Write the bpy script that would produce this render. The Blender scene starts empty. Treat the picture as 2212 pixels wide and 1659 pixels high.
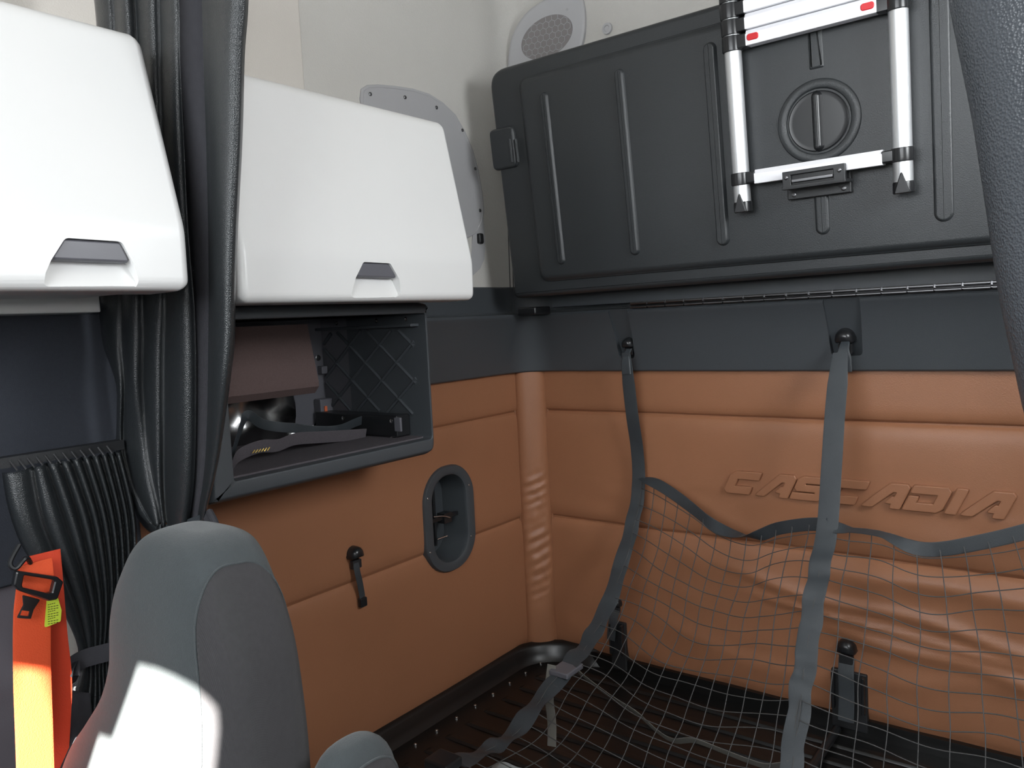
import bpy, bmesh, math, random
import numpy as np
from mathutils import Vector, Matrix, noise
random.seed(7)
scn = bpy.context.scene
COL = scn.collection

# ------------------------------------------------------------------ camera
F_PX, YAW, PITCH, ROLL = 1703.63, -.65378226, -.080744047, -.049242641
CAM = np.array([1.6817, -2.28, 1.75])
def _rot():
    cy, sy, cp, sp, cr, sr = math.cos(YAW), math.sin(YAW), math.cos(PITCH), math.sin(PITCH), math.cos(ROLL), math.sin(ROLL)
    fw = np.array([sy*cp, cy*cp, sp]); rt = np.array([cy, -sy, 0.]); up = np.cross(rt, fw)
    return np.array([rt*cr+up*sr, -(-rt*sr+up*cr), fw])
RM = _rot()
cam_data = bpy.data.cameras.new('camera'); cam = bpy.data.objects.new('camera', cam_data); COL.objects.link(cam)
cam_data.sensor_width = 36; cam_data.lens = F_PX*36/2212; cam_data.clip_start = .02
mw = Matrix.Identity(4)
for i in range(3):
    mw[i][0] = RM[0][i]; mw[i][1] = -RM[1][i]; mw[i][2] = -RM[2][i]; mw[i][3] = CAM[i]
cam.matrix_world = mw
scn.camera = cam
def ray(px, py): return RM.T @ np.array([(px-1106)/F_PX, (py-829.5)/F_PX, 1.])
def at(px, py, ax, v):                       # where the sight line of a measured point meets the plane axis = v
    r = ray(px, py); return Vector(CAM + r*(v-CAM[ax])/r[ax])
def atp(px, py, P, N):                       # ... and a general plane
    r = Vector(ray(px, py)); c = Vector(CAM); return c + r*((Vector(P)-c).dot(Vector(N))/r.dot(Vector(N)))

# ------------------------------------------------------------------ light and exposure
scn.view_settings.view_transform = 'Standard'; scn.view_settings.look = 'None'
scn.view_settings.gamma = 1; scn.view_settings.use_curve_mapping = False
scn.view_settings.exposure = 0.28
scn.cycles.use_denoising = True
scn.cycles.max_bounces = 8; scn.cycles.diffuse_bounces = 4
scn.cycles.sample_clamp_indirect = 4
W = bpy.data.worlds.new('sky'); scn.world = W; W.use_nodes = True
W.node_tree.nodes['Background'].inputs[0].default_value = (.75, .85, 1, 1)
W.node_tree.nodes['Background'].inputs[1].default_value = 1.0
def area(name, loc, target, sx, sy, power, col):
    l = bpy.data.lights.new(name, 'AREA'); l.shape = 'RECTANGLE'; l.size = sx; l.size_y = sy; l.energy = power; l.color = col
    o = bpy.data.objects.new(name, l); COL.objects.link(o); o.location = loc
    o.rotation_euler = (Vector(target)-Vector(loc)).to_track_quat('-Z', 'Y').to_euler(); return o
area('windshield_daylight', (1.35, -3.35, 2.2), (1.2, 0, 1.5), 1.7, .7, 39, (.93, .97, 1))
area('door_window_daylight', (2.42, -2.6, 1.9), (.4, -1.0, 1.7), .7, .6, 5, (.93, .97, 1))
area('added_sleeper_fill', (2.40, -1.0, 2.3), (.2, -.75, 2.0), .6, .5, 19, (.95, .98, 1))  # added fill for the rear cabinet and headliner, no window built here
area('camera_flash', CAM+np.array([.03, -.02, .07]), (.9, -.6, 1.55), .05, .03, 2.5, (1, 1, 1))
SUN_DIR = Vector((-.42, .80, -.50)).normalized()
sl = bpy.data.lights.new('sun', 'SUN'); sl.energy = 75; sl.angle = .009; sl.color = (1, .97, .9)
so = bpy.data.objects.new('sun', sl); COL.objects.link(so); so.location = (3, -5, 5)
so.rotation_euler = SUN_DIR.to_track_quat('-Z', 'Y').to_euler()

# ------------------------------------------------------------------ materials
def lin(c): return tuple(((v/255)/12.92 if v/255 <= .04045 else ((v/255+.055)/1.055)**2.4) for v in c)
MATS = {}
def mat(name, rgb, rough=.6, metal=0, bump=0, bscale=200, btype='noise', var=.06, vscale=8, spec=.5, coat=0, alpha=None, sheen=0, stretch=None, rvar=0):
    if name in MATS: return MATS[name]
    m = bpy.data.materials.new(name); m.use_nodes = True; nt = m.node_tree; b = nt.nodes['Principled BSDF']
    c = lin(rgb)
    b.inputs['Roughness'].default_value = rough; b.inputs['Metallic'].default_value = metal
    b.inputs['Specular IOR Level'].default_value = spec
    b.inputs['Coat Weight'].default_value = coat
    if sheen: b.inputs['Sheen Weight'].default_value = sheen
    if alpha is not None: b.inputs['Alpha'].default_value = alpha
    tc = nt.nodes.new('ShaderNodeTexCoord')
    n = nt.nodes.new('ShaderNodeTexNoise'); n.inputs['Scale'].default_value = vscale; n.inputs['Detail'].default_value = 4
    nt.links.new(tc.outputs['Object'], n.inputs['Vector'])
    mx = nt.nodes.new('ShaderNodeMix'); mx.data_type = 'RGBA'
    mx.inputs['A'].default_value = (*[v*(1-var) for v in c], 1); mx.inputs['B'].default_value = (*[min(1, v*(1+var)) for v in c], 1)
    nt.links.new(n.outputs['Fac'], mx.inputs['Factor']); nt.links.new(mx.outputs['Result'], b.inputs['Base Color'])
    if rvar:
        n2 = nt.nodes.new('ShaderNodeTexNoise'); n2.inputs['Scale'].default_value = 22; n2.inputs['Detail'].default_value = 0; nt.links.new(tc.outputs['Object'], n2.inputs['Vector'])
        mr = nt.nodes.new('ShaderNodeMapRange'); mr.inputs['From Min'].default_value = .35; mr.inputs['From Max'].default_value = .65
        mr.inputs['To Min'].default_value = rough-rvar; mr.inputs['To Max'].default_value = rough+rvar
        nt.links.new(n2.outputs['Fac'], mr.inputs['Value']); nt.links.new(mr.outputs['Result'], b.inputs['Roughness'])
    if bump:
        mp = nt.nodes.new('ShaderNodeMapping')
        if stretch: mp.inputs['Scale'].default_value = stretch
        nt.links.new(tc.outputs['Object'], mp.inputs['Vector'])
        if btype == 'voronoi':
            t = nt.nodes.new('ShaderNodeTexVoronoi'); t.inputs['Scale'].default_value = bscale; o = t.outputs['Distance']
        elif btype == 'wave':
            t = nt.nodes.new('ShaderNodeTexWave'); t.inputs['Scale'].default_value = bscale; o = t.outputs['Fac']; t.bands_direction = 'Y'
        else:
            t = nt.nodes.new('ShaderNodeTexNoise'); t.inputs['Scale'].default_value = bscale; t.inputs['Detail'].default_value = 3; o = t.outputs['Fac']
        nt.links.new(mp.outputs['Vector'], t.inputs['Vector'])
        bp = nt.nodes.new('ShaderNodeBump'); bp.inputs['Strength'].default_value = bump; bp.inputs['Distance'].default_value = .002
        nt.links.new(o, bp.inputs['Height']); nt.links.new(bp.outputs['Normal'], b.inputs['Normal'])
    MATS[name] = m; return m
TAN = mat('tan_vinyl', (150, 103, 75), .40, bump=.25, bscale=420, var=.05, spec=.4)
TRIM = mat('dark_grey_plastic', (63, 67, 71), .5, bump=.2, bscale=500, var=.04)
BUNKM = mat('black_moulded_plastic', (46, 49, 51), .38, bump=.25, bscale=450, var=.05)
WHITE = mat('glossy_white_plastic', (222, 222, 221), .32, var=.01)
SCOOP = mat('white_plastic_scoop', (232, 232, 232), .25, var=.01)
LINER = mat('headliner_vinyl', (194, 192, 187), .7, bump=.3, bscale=260, btype='voronoi', var=.03)
LINERL = mat('pale_headliner_vinyl', (202, 197, 190), .7, bump=.2, bscale=260, btype='voronoi', var=.02)
COVER = mat('grey_window_cover_vinyl', (168, 168, 170), .5, bump=.15, bscale=150, var=.04)
SPK = mat('grey_speaker_plastic', (176, 176, 178), .5, var=.02)
SPKD = mat('speaker_grille_cloth', (128, 124, 124), .8, var=.03)
CURT = mat('black_leathercloth', (40, 43, 45), .30, bump=.3, bscale=650, btype='voronoi', var=.08, spec=.55)
CURTB = mat('black_leathercloth_grain_lit', (60, 64, 69), .36, bump=.4, bscale=480, btype='voronoi', var=.05, spec=.5)  # same curtain cloth, coarser grain, its brighter highlight lifted into the base colour
FELT = mat('black_hook_and_loop_felt', (56, 56, 60), .95, bump=.5, bscale=900, var=.12, vscale=60, spec=.15)
WEB = mat('black_webbing', (54, 59, 63), .42, bump=.4, bscale=900, var=.14, vscale=26, rvar=.09)
WEBG = mat('grey_worn_webbing', (110, 108, 102), .7, bump=.4, bscale=900, var=.2, vscale=22)
CORD = mat('net_cord', (70, 70, 70), .7, var=.1)
SEATM = mat('grey_seat_cloth', (62, 67, 69), .9, bump=.5, bscale=700, var=.12, vscale=120, spec=.2, sheen=.2)
SEATS = mat('ribbed_grey_seat_cloth', (56, 55, 57), .9, bump=.35, bscale=260, btype='wave', var=.15, vscale=150, spec=.2, sheen=.15)
ORANGE = mat('orange_webbing', (226, 84, 42), .7, bump=.35, bscale=500, var=.05)
ORANGED = mat('deep_orange_webbing', (205, 64, 34), .7, bump=.35, bscale=500, var=.05)
BLACKP = mat('gloss_black_plastic', (30, 31, 33), .28, var=.1)
SATINP = mat('satin_black_plastic', (38, 39, 41), .42, bump=.15, bscale=500, var=.1)
STEEL = mat('bright_steel', (200, 200, 200), .2, metal=1, var=.05)
DSTEEL = mat('dark_steel', (120, 120, 122), .3, metal=1, var=.1)
ALU = mat('brushed_aluminium', (226, 228, 230), .38, metal=.75, var=.02)
ALUW = mat('white_anodised_rung', (246, 246, 250), .35, metal=.1, var=.01)
RED = mat('red_release_button', (205, 30, 40), .4, var=.03)
YEL = mat('yellow_label', (205, 225, 70), .6, var=.03)
INK = mat('black_print', (25, 25, 20), .7, var=0)
CARPET = mat('dark_grey_carpet', (84, 80, 84), .98, bump=.8, bscale=500, var=.15, vscale=200, spec=.1)
BROWNC = mat('brown_carpet_board', (104, 88, 86), .98, bump=.8, bscale=500, var=.12, vscale=200, spec=.1)
TRAY = mat('black_tray_plastic', (19, 19, 19), .33, var=.15)
BPANEL = mat('charcoal_fabric_panel', (58, 61, 68), .9, bump=.5, bscale=600, var=.1, vscale=150, spec=.2)
PILLAR = mat('grey_door_pillar_plastic', (98, 94, 100), .6, bump=.2, bscale=400, var=.05)
FLOORM = mat('cab_floor_rubber', (50, 50, 52), .8, bump=.3, bscale=80, var=.1)
CABG = mat('grey_cab_wall', (150, 150, 150), .7, bump=.2, bscale=200, var=.04)
PLAS = mat('clear_plastic_wrap', (190, 195, 195), .12, var=.1, alpha=.55)
CUBBY = mat('cubby_grey_plastic', (88, 88, 94), .45, var=.08)
TAGM = mat('grey_buckle_plastic', (92, 92, 98), .4, var=.05)

# ------------------------------------------------------------------ mesh helpers
def obj(name, bm, m, parent=None, smooth=True, autos=35, recalc=True):
    if recalc: bmesh.ops.recalc_face_normals(bm, faces=bm.faces)
    me = bpy.data.meshes.new(name); bm.to_mesh(me); bm.free()
    o = bpy.data.objects.new(name, me); COL.objects.link(o); me.materials.append(m)
    if smooth:
        for p in me.polygons: p.use_smooth = True
        if autos:
            me.set_sharp_from_angle(angle=math.radians(autos)); wn = o.modifiers.new('wn', 'WEIGHTED_NORMAL'); wn.keep_sharp = True
    if parent is not None:
        o.parent = parent; o.matrix_parent_inverse = parent.matrix_world.inverted()
    return o
def tag(o, label, cat, group=None, kind=None):
    if label: o['label'] = label
    if cat: o['category'] = cat
    if group: o['group'] = group
    if kind: o['kind'] = kind
    return o
def thing(name, loc, label, cat, group=None):
    o = bpy.data.objects.new(name, None); o.empty_display_size = .05; COL.objects.link(o); o.location = loc
    o.matrix_world = Matrix.Translation(Vector(loc))
    return tag(o, label, cat, group)
def struct(o): o['kind'] = 'structure'; return o
def box(bm, a, b, M=None):
    vs = [bm.verts.new((x, y, z)) for x in (a[0], b[0]) for y in (a[1], b[1]) for z in (a[2], b[2])]
    for f in ((0,1,3,2),(4,6,7,5),(0,4,5,1),(2,3,7,6),(0,2,6,4),(1,5,7,3)): bm.faces.new([vs[i] for i in f])
    if M is not None: bmesh.ops.transform(bm, matrix=M, verts=vs)
    return vs
def bbox(a, b, bev=0, seg=3, M=None):
    bm = bmesh.new(); box(bm, a, b)
    if bev: bmesh.ops.bevel(bm, geom=bm.edges[:], offset=bev, segments=seg, profile=.5, affect='EDGES', clamp_overlap=True)
    if M is not None: bmesh.ops.transform(bm, matrix=M, verts=bm.verts)
    return bm
def rings(bm, loops, closed=True, cap0=True, cap1=True):
    R = [[bm.verts.new(p) for p in L] for L in loops]
    for A, B in zip(R, R[1:]):
        n = len(A)
        for i in range(n if closed else n-1):
            j = (i+1) % n; bm.faces.new((A[i], A[j], B[j], B[i]))
    if closed and cap0: bm.faces.new(R[0][::-1])
    if closed and cap1: bm.faces.new(R[-1])
    return R
def tube(bm, pts, r, n=8, cap=True):
    pts = [Vector(p) for p in pts]; T0 = (pts[1]-pts[0]).normalized()
    nrm = T0.orthogonal().normalized(); L = []
    for i, p in enumerate(pts):
        T = (pts[min(i+1, len(pts)-1)]-pts[max(i-1, 0)]).normalized()
        nrm = (nrm-T*nrm.dot(T)).normalized(); bn = T.cross(nrm)
        rr = r[i] if isinstance(r, (list, tuple)) else r
        L.append([p+(nrm*math.cos(2*math.pi*k/n)+bn*math.sin(2*math.pi*k/n))*rr for k in range(n)])
    rings(bm, L, cap0=cap, cap1=cap)
def ribbon(bm, pts, wv, w, th=.0018):
    """strap through pts; wv = width direction (one, or one per point); w = width"""
    pts = [Vector(p) for p in pts]; L = []
    for i, p in enumerate(pts):
        T = (pts[min(i+1, len(pts)-1)]-pts[max(i-1, 0)]).normalized()
        v = Vector(wv[i] if isinstance(wv, list) else wv); v = (v-T*v.dot(T)).normalized(); nn = T.cross(v)
        ww = w[i] if isinstance(w, list) else w
        a = v*ww/2; b = nn*th/2; L.append([p-a-b*.3, p-a*.8-b, p+a*.8-b, p+a-b*.3, p+a+b*.3, p+a*.8+b, p-a*.8+b, p-a+b*.3])
    rings(bm, L)
def smoothpath(P, n=6):
    P = [Vector(p) for p in P]; out = []
    for i in range(len(P)-1):
        p0 = P[max(i-1, 0)]; p1 = P[i]; p2 = P[i+1]; p3 = P[min(i+2, len(P)-1)]
        for k in range(n):
            t = k/n; out.append(.5*((2*p1)+(p2-p0)*t+(2*p0-5*p1+4*p2-p3)*t*t+(3*p1-p0-3*p2+p3)*t**3))
    out.append(P[-1]); return out
def offs(poly, d):
    """inset a ccw 2-d polygon by d"""
    n = len(poly); out = []
    for i in range(n):
        a, b, c = Vector(poly[i-1]).to_2d(), Vector(poly[i]).to_2d(), Vector(poly[(i+1) % n]).to_2d()
        e1 = (b-a).normalized(); e2 = (c-b).normalized(); n1 = Vector((-e1.y, e1.x)); n2 = Vector((-e2.y, e2.x))
        k = max(.35, 1+n1.dot(n2)); out.append(b+(n1+n2)*(d/k))
    return out
def ccw(P):
    s = sum(P[i-1][0]*P[i][1]-P[i][0]*P[i-1][1] for i in range(len(P))); return P if s > 0 else P[::-1]
def rpoly(P, r, seg=5):
    P = ccw([Vector(p[:2]) for p in P]); out = []
    for i in range(len(P)):
        a, b, c = P[i-1], P[i], P[(i+1) % len(P)]; rr = r[i] if isinstance(r, list) else r
        u = (a-b); v = (c-b); ang = u.angle(v); t = min(rr/math.tan(ang/2), u.length*.49, v.length*.49)
        if t < 1e-6: out.append(b); continue
        p1 = b+u.normalized()*t; p2 = b+v.normalized()*t
        for k in range(seg+1):
            s = k/seg; out.append(p1*(1-s)**2+b*2*s*(1-s)+p2*s*s)
    return out
def plate(bm, poly, prof, M, close=True):
    """loops of the 2-d outline, each (inset, height), placed by the 4x4 M (x, y, out)"""
    L = [[M @ Vector((p[0], p[1], h)) for p in offs(poly, d)] for d, h in prof]
    rings(bm, L, cap0=close, cap1=True)
def frame(O, X, Y):
    X = Vector(X).normalized(); Y = Vector(Y); Y = (Y-X*Y.dot(X)).normalized(); Z = X.cross(Y)
    m = Matrix.Identity(4)
    for i in range(3): m[i][0], m[i][1], m[i][2], m[i][3] = X[i], Y[i], Z[i], O[i]
    return m
def loc2(M, px, py, h=0):
    """measured point -> local (x, y) on the plane of frame M raised by h"""
    P = atp(px, py, M @ Vector((0, 0, h)), M.to_3x3() @ Vector((0, 0, 1))); q = M.inverted() @ P; return Vector((q.x, q.y))
def lathe(bm, prof, M, n=28):
    L = [[M @ Vector((r*math.cos(2*math.pi*k/n), r*math.sin(2*math.pi*k/n), h)) for k in range(n)] for r, h in prof]
    rings(bm, L)
def cut(o, cbm):
    me = bpy.data.meshes.new('c'); bmesh.ops.recalc_face_normals(cbm, faces=cbm.faces); cbm.to_mesh(me); cbm.free()
    c = bpy.data.objects.new('c', me); COL.objects.link(c)
    o.modifiers.clear()
    md = o.modifiers.new('b', 'BOOLEAN'); md.operation = 'DIFFERENCE'; md.object = c; md.solver = 'EXACT'
    bpy.context.view_layer.update()
    dg = bpy.context.evaluated_depsgraph_get(); nm = bpy.data.meshes.new_from_object(o.evaluated_get(dg))
    o.modifiers.clear(); o.data = nm; bpy.data.objects.remove(c)
    for p in nm.polygons: p.use_smooth = True
    nm.set_sharp_from_angle(angle=math.radians(32)); wn = o.modifiers.new('wn', 'WEIGHTED_NORMAL'); wn.keep_sharp = True
def ringplate(bm, outer, inner, h, M, bev=.001):
    """flat ring between two outlines of equal count, thickness h"""
    n = len(outer); lo = [(outer, 0), (outer, h-bev), (offs(outer, bev), h), (offs(inner, -bev), h), (inner, h-bev), (inner, 0)]
    L = [[bm.verts.new(M @ Vector((p[0], p[1], z))) for p in P] for P, z in lo]
    for a in range(len(L)):
        A, B = L[a], L[(a+1) % len(L)]
        for i in range(n): j = (i+1) % n; bm.faces.new((A[i], A[j], B[j], B[i]))
def stadium(cx, cy, w, h, r=None, seg=8):
    r = min(w, h)/2*.999 if r is None else r; P = []
    for qx, qy, a0 in ((1, 1, 0), (-1, 1, 90), (-1, -1, 180), (1, -1, 270)):
        for k in range(seg+1):
            a = math.radians(a0+90*k/seg); P.append(Vector((cx+qx*(w/2-r)+r*math.cos(a), cy+qy*(h/2-r)+r*math.sin(a))))
    return P
def screw(parent, M, r=.004, m=STEEL, name='screw'):
    bm = bmesh.new(); lathe(bm, [(r, -.001), (r, .0008), (r*.8, .0016), (r*.45, .0018), (r*.35, .0008)], M, 12); return obj(name, bm, m, parent)
XF = Vector((1, 0, 0)); YF = Vector((0, 1, 0)); ZF = Vector((0, 0, 1))

# ------------------------------------------------------------------ the shell
PLZ = .538; UPB = .598; TRB = 1.568; TRT = 1.768; LINB = 1.863; CEIL = 3.0; FRONT = -3.5
RC = .10
# left wall: lower core set back behind the padding, headliner above
bm = bmesh.new(); box(bm, (-.3, FRONT, 0), (-.14, .1, LINB)); box(bm, (-.3, FRONT, LINB-.02), (.004, -RC-.1, CEIL+.05))
struct(obj('wall_left', bm, LINER, smooth=False))
# rear headliner with a rounded corner into the left wall, one skin
RC = .10
def liner_path(d):
    P = [(d, -RC-.1), (d, -RC-.02), (d, -RC)]
    for k in range(1, 9):
        a = math.pi-math.pi/2*k/8; P.append((RC+(RC-d)*math.cos(a), -RC+(RC-d)*math.sin(a)))
    return P+[(RC+.02, -d), (.5, -d), (1, -d), (2.42, -d)]
bm = bmesh.new(); L = []
for z in [LINB-.03]+[LINB+.0+(CEIL-.1-LINB)*k/10 for k in range(11)]+[CEIL-.04, CEIL]:
    bow = 0
    L.append([Vector((x, y, z)) for x, y in liner_path(.004+bow)])
rings(bm, L, closed=False)
hl = obj('wall_back', bm, LINER, recalc=False); struct(hl)
bm = bmesh.new(); box(bm, (-.3, .0, 0), (2.6, .12, CEIL+.05)); struct(obj('wall_rear', bm, LINER, smooth=False))
bm = bmesh.new(); box(bm, (-.3, FRONT, -.1), (2.6, .1, 0)); struct(obj('floor', bm, FLOORM, smooth=False))
bm = bmesh.new(); box(bm, (-.3, FRONT, CEIL), (2.6, .1, CEIL+.1)); struct(obj('ceiling', bm, LINERL, smooth=False))
bm = bmesh.new(); box(bm, (2.45, FRONT, 0), (2.6, .1, CEIL)); struct(obj('wall_right', bm, CABG, smooth=False))
# paler headliner section left of the groove, with rounded edge
g0 = at(655, 90, 0, .02); 
bm = bbox((0, -2.6, LINB), (.018, g0.y, CEIL-.02), .008)
obj_ = struct(obj('trim_1', bm, LINERL))
# small pale raised panel on the headliner just left of the folded bunk
bm = bmesh.new(); Mw = frame((0, -.012, 0), XF, ZF)
pts = [loc2(Mw, *p) for p in ((1096, 385), (1150, 380), (1160, 625), (1100, 616), (1083, 590), (1080, 480))]
plate(bm, rpoly(pts, .02), [(0, 0), (0, .006), (.004, .01)], Mw); struct(obj('trim_2', bm, LINERL))
# front wall: openings shaped to the sun patches are cut below, once the seat stands
bm = bmesh.new(); box(bm, (-.3, FRONT-.1, 0), (2.6, FRONT, CEIL)); wall_front = struct(obj('wall_front', bm, CABG, smooth=False))

# ------------------------------------------------------------------ tan padding
def seampuff(z, levels):
    for a, b in zip(levels, levels[1:]):
        if a <= z <= b:
            t = 2*(z-a)/(b-a)-1; return 1-abs(t)**10
    return 0
def groove(z, z0, w=.006): return math.exp(-((z-z0)/w)**2)
ZL = [UPB-.02]+list(np.linspace(UPB, 1.03, 44))+list(np.linspace(1.034, 1.06, 12))+list(np.linspace(1.07, 1.415, 34))+list(np.linspace(1.418, 1.436, 9))+list(np.linspace(1.445, TRB+.02, 10))
LV = [UPB-.02, 1.0465, 1.427, TRB+.08]
def rear_y(x, z):
    """front surface of the rear padding"""
    y = -.006-.014*seampuff(z, LV)+.004*groove(z, 1.427)+.004*groove(z, 1.0465)
    def fold(z0, amp, w, x0, x1):
        s = max(0, min(1, (x-x0)/.15))*max(0, min(1, (x1-x)/.15)); return -amp*s*math.exp(-((z-z0)/w)**2)
    if z < 1.2:
        y += fold(.985+.02*math.sin(x*6), .012, .03, 1.0, 2.5)
        y += fold(.90-.12*(x-1.2)+.012*math.sin(x*11), .010, .018, .7, 2.4)
        y += fold(.855-.10*(x-1.2), .008, .012, .75, 2.2)
        y += fold(.79-.16*(x-1.4)+.015*math.sin(x*9+1), .011, .022, 1.0, 2.5)
        y += fold(.72+.05*math.sin(x*5), .006, .03, .5, 2.4)
        y += -.004*noise.noise(Vector((x*6, z*14, 3)))
    y += -.003*noise.noise(Vector((x*3, z*5, 1)))
    # dimples round the fixings
    for hx, hz in ((1.089, .79), (.352, .78)): y += .008*math.exp(-((x-hx)**2+(z-hz)**2)/.0012)
    return y
def side_x(y, z):
    x = .006+.010*seampuff(z, LV)-.003*groove(z, 1.427)-.003*groove(z, 1.0465)+.003*noise.noise(Vector((y*3, z*5, 9)))
    x -= .008*math.exp(-((y+.85)**2+(z-1.12)**2)/.001)
    return x
bm = bmesh.new(); L = []
xs = np.linspace(.06, 2.42, 120)
for z in ZL: L.append([Vector((x, rear_y(x, z), z)) for x in xs])
rings(bm, L, closed=False); box(bm, (.06, -.004, UPB-.02), (2.42, .0, TRB+.02))
rear_pad = tag(obj('upholstered_wall_panel', bm, TAN), 'tan vinyl padded panel across the rear wall behind the cargo net, with raised lettering', 'wall panel')
bm = bmesh.new(); ys = np.linspace(-1.50, -.05, 90)
yk = [y for y in ys if y <= -.80]; yr = [yk[-1]]+[y for y in ys if y > -.80]
for z1, yy_ in ((1.41, yk), (3, yr)):
    L = []
    for z in ZL:
        if z <= z1: L.append([Vector((side_x(y, z), y, z)) for y in yy_])
    rings(bm, L, closed=False)
box(bm, (-.1, -1.50, UPB-.02), (.0, -.05, 1.40)); box(bm, (-.1, -.79, 1.40), (.0, -.05, TRB+.02))
side_pad = tag(obj('upholstered_wall_panel', bm, TAN), 'tan vinyl padded panel on the side wall below the open cubby', 'wall panel')
# door-release pocket hole is covered by its bezel; corner bolster
bm = bmesh.new(); L = []
A = Vector((.004, -.082)); B = Vector((.090, -.004)); mid = (A+B)/2; nrm = Vector((.70, -.71)).normalized()
zs = np.linspace(UPB-.01, TRB+.01, 120)
for z in zs:
    row = []
    for k in range(17):
        t = k/16; s = 2*t-1; bul = .030*(max(0, 1-abs(s)**2.4))**.6
        wr = 0
        if .66 < z < 1.3:
            env = math.sin(math.pi*(z-.66)/.64)**1.0; ph = (z-.0-.022*s)*2*math.pi/.036+1.5*math.sin(z*17)
            wr = .006*env*(math.sin(ph)*(.5+noise.noise(Vector((z*9, 3, 1))))+.8*noise.noise(Vector((z*30, s*2, 0))))*(1-s*s)
        p = A.lerp(B, t)+nrm*(bul+wr); row.append(Vector((p.x, p.y, z)))
    L.append(row+[Vector((.01, -.012, z))])
rings(bm, L)
tag(obj('corner_bolster', bm, TAN, autos=60), 'wrinkled tan vinyl roll padding the corner where side and rear wall meet', 'padding')
bm = bmesh.new()
for e, q in ((A, .0015), (B, .0015)):
    tube(bm, [(e.x+.004, e.y-.004, z) for z in np.linspace(UPB, TRB, 30)], .0022, 6)
bo = bpy.data.objects['corner_bolster']; obj('piping', bm, TAN, bo)

# raised lettering
GL = {'C': (1.4, [(.2,1),(1.25,1),(1.25,.7),(.34,.7),(.34,.3),(1.1,.3),(1.1,0),(.15,0),(0,.15),(0,.82)]),
 'A': (1.45, [(0,0),(.62,1),(1.2,1),(1.32,.88),(1.32,0),(1.0,0),(1.0,.2),(.76,.2),(.9,.45),(1.0,.45),(1.0,.7),(.82,.7),(.36,0)]),
 'S': (1.36, [(.15,1),(1.2,1),(1.2,.75),(.32,.75),(.32,.62),(1.1,.62),(1.2,.5),(1.2,.12),(1.08,0),(0,0),(0,.25),(.88,.25),(.88,.38),(.12,.38),(0,.5),(0,.86)]),
 'D': (1.42, [(0,1),(1.1,1),(1.25,.85),(1.25,.15),(1.1,0),(0,0),(0,.55),(.3,.55),(.3,.28),(.93,.28),(.93,.72),(0,.72)]),
 'I': (.5, [(0,0),(0,1),(.32,1),(.32,0)])}
Ml = frame((0, -.0205, 0), XF, ZF)
a = loc2(Ml, 1566, 1062); b = loc2(Ml, 2165, 1106); tot = 10.1; sc = (b.x-a.x)/tot; hh = loc2(Ml, 2150, 1052).y-loc2(Ml, 2150, 1107).y
cu = bpy.data.curves.new('t', 'CURVE'); cu.dimensions = '2D'; cu.fill_mode = 'BOTH'; cu.extrude = .010; cu.bevel_depth = .003; cu.bevel_resolution = 3; cx = 0
for ch in 'CASCADIA':
    w, P = GL[ch]; P = [Vector((a.x+(cx+q[0]+q[1]*.42)*sc*.985, a.y+.002+q[1]*hh)) for q in P]; P = rpoly(P, .0025, 2)
    sp_ = cu.splines.new('POLY'); sp_.points.add(len(P)-1); sp_.use_cyclic_u = True
    for q, pt_ in zip(P, sp_.points): pt_.co = (q.x, q.y, 0, 1)
    cx += w
co = bpy.data.objects.new('t', cu); COL.objects.link(co); bpy.context.view_layer.update()
me = bpy.data.meshes.new_from_object(co.evaluated_get(bpy.context.evaluated_depsgraph_get())); bpy.data.objects.remove(co)
bm = bmesh.new(); bm.from_mesh(me); bmesh.ops.transform(bm, matrix=Ml, verts=bm.verts)
o = obj('embossed_lettering', bm, TAN, rear_pad, autos=30); o['label'] = 'raised italic capital letters in the tan vinyl'

# ------------------------------------------------------------------ ledge trim wrapping the corner
RT = .15
def trim_path(d, z):
    P = [(d, -.80, z), (d, -.6, z), (d, -.4, z), (d, -.25, z), (d, -RT, z)]
    for k in range(1, 10):
        t = math.pi-math.pi/2*k/10; P.append((RT+(RT-d)*math.cos(t), -RT+(RT-d)*math.sin(t), z))
    return [Vector(p) for p in P+[(RT, -d, z), (.3, -d, z), (.42, -d, z), (.51, -d, z), (.8, -d, z), (1.06, -d, z), (1.17, -d, z), (1.4, -d, z), (1.8, -d, z), (2.42, -d, z)]]
prof = [(.0, TRB), (.034, TRB), (.038, TRB+.004), (.05, TRB+.06), (.066, TRB+.12), (.086, TRB+.175), (.092, TRB+.183), (.094, TRB+.192), (.09, TRB+.2), (.03, TRB+.203), (.022, TRB+.21), (.022, LINB-.004), (.018, LINB), (.0, LINB)]
bm = bmesh.new(); rings(bm, list(map(list, zip(*[trim_path(d, z) for d, z in prof]))))
ledge = tag(obj('wall_ledge', bm, TRIM, autos=40), 'dark grey plastic ledge running round the corner above the tan padding', 'ledge')
# recessed pockets for the net anchors
XA, XB = .468, 1.116
for X, w in ((XA, .070), (XB, .094)):
    c = bmesh.new(); X = at(1348 if X == XA else 1825, 735, 1, -.06).x; Mp = frame((X, 0, 0), XF, ZF)
    P = rpoly([(-w/2, .20), (w/2, .20), (w/2-.006, .042), (-w/2+.008, .042)], .012)
    L = [[Mp @ Vector((p.x, TRB+p.y, h)) for p in P] for h in (.036, .3)]
    # slanted back: deepest at the bottom edge
    L[0] = [Vector((q.x, -(.016+.48*max(0, q.z-TRB-.042)), q.z)) for q in L[0]]
    rings(c, L); cut(ledge, c)
# faint seam line of the joined strip, small slot plate on the ledge near the cubby
bm = bbox((.03, -.78, TRT+.001), (.06, -.70, TRT+.008), .002); obj('slot_cover', bm, TAGM, ledge)

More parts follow.
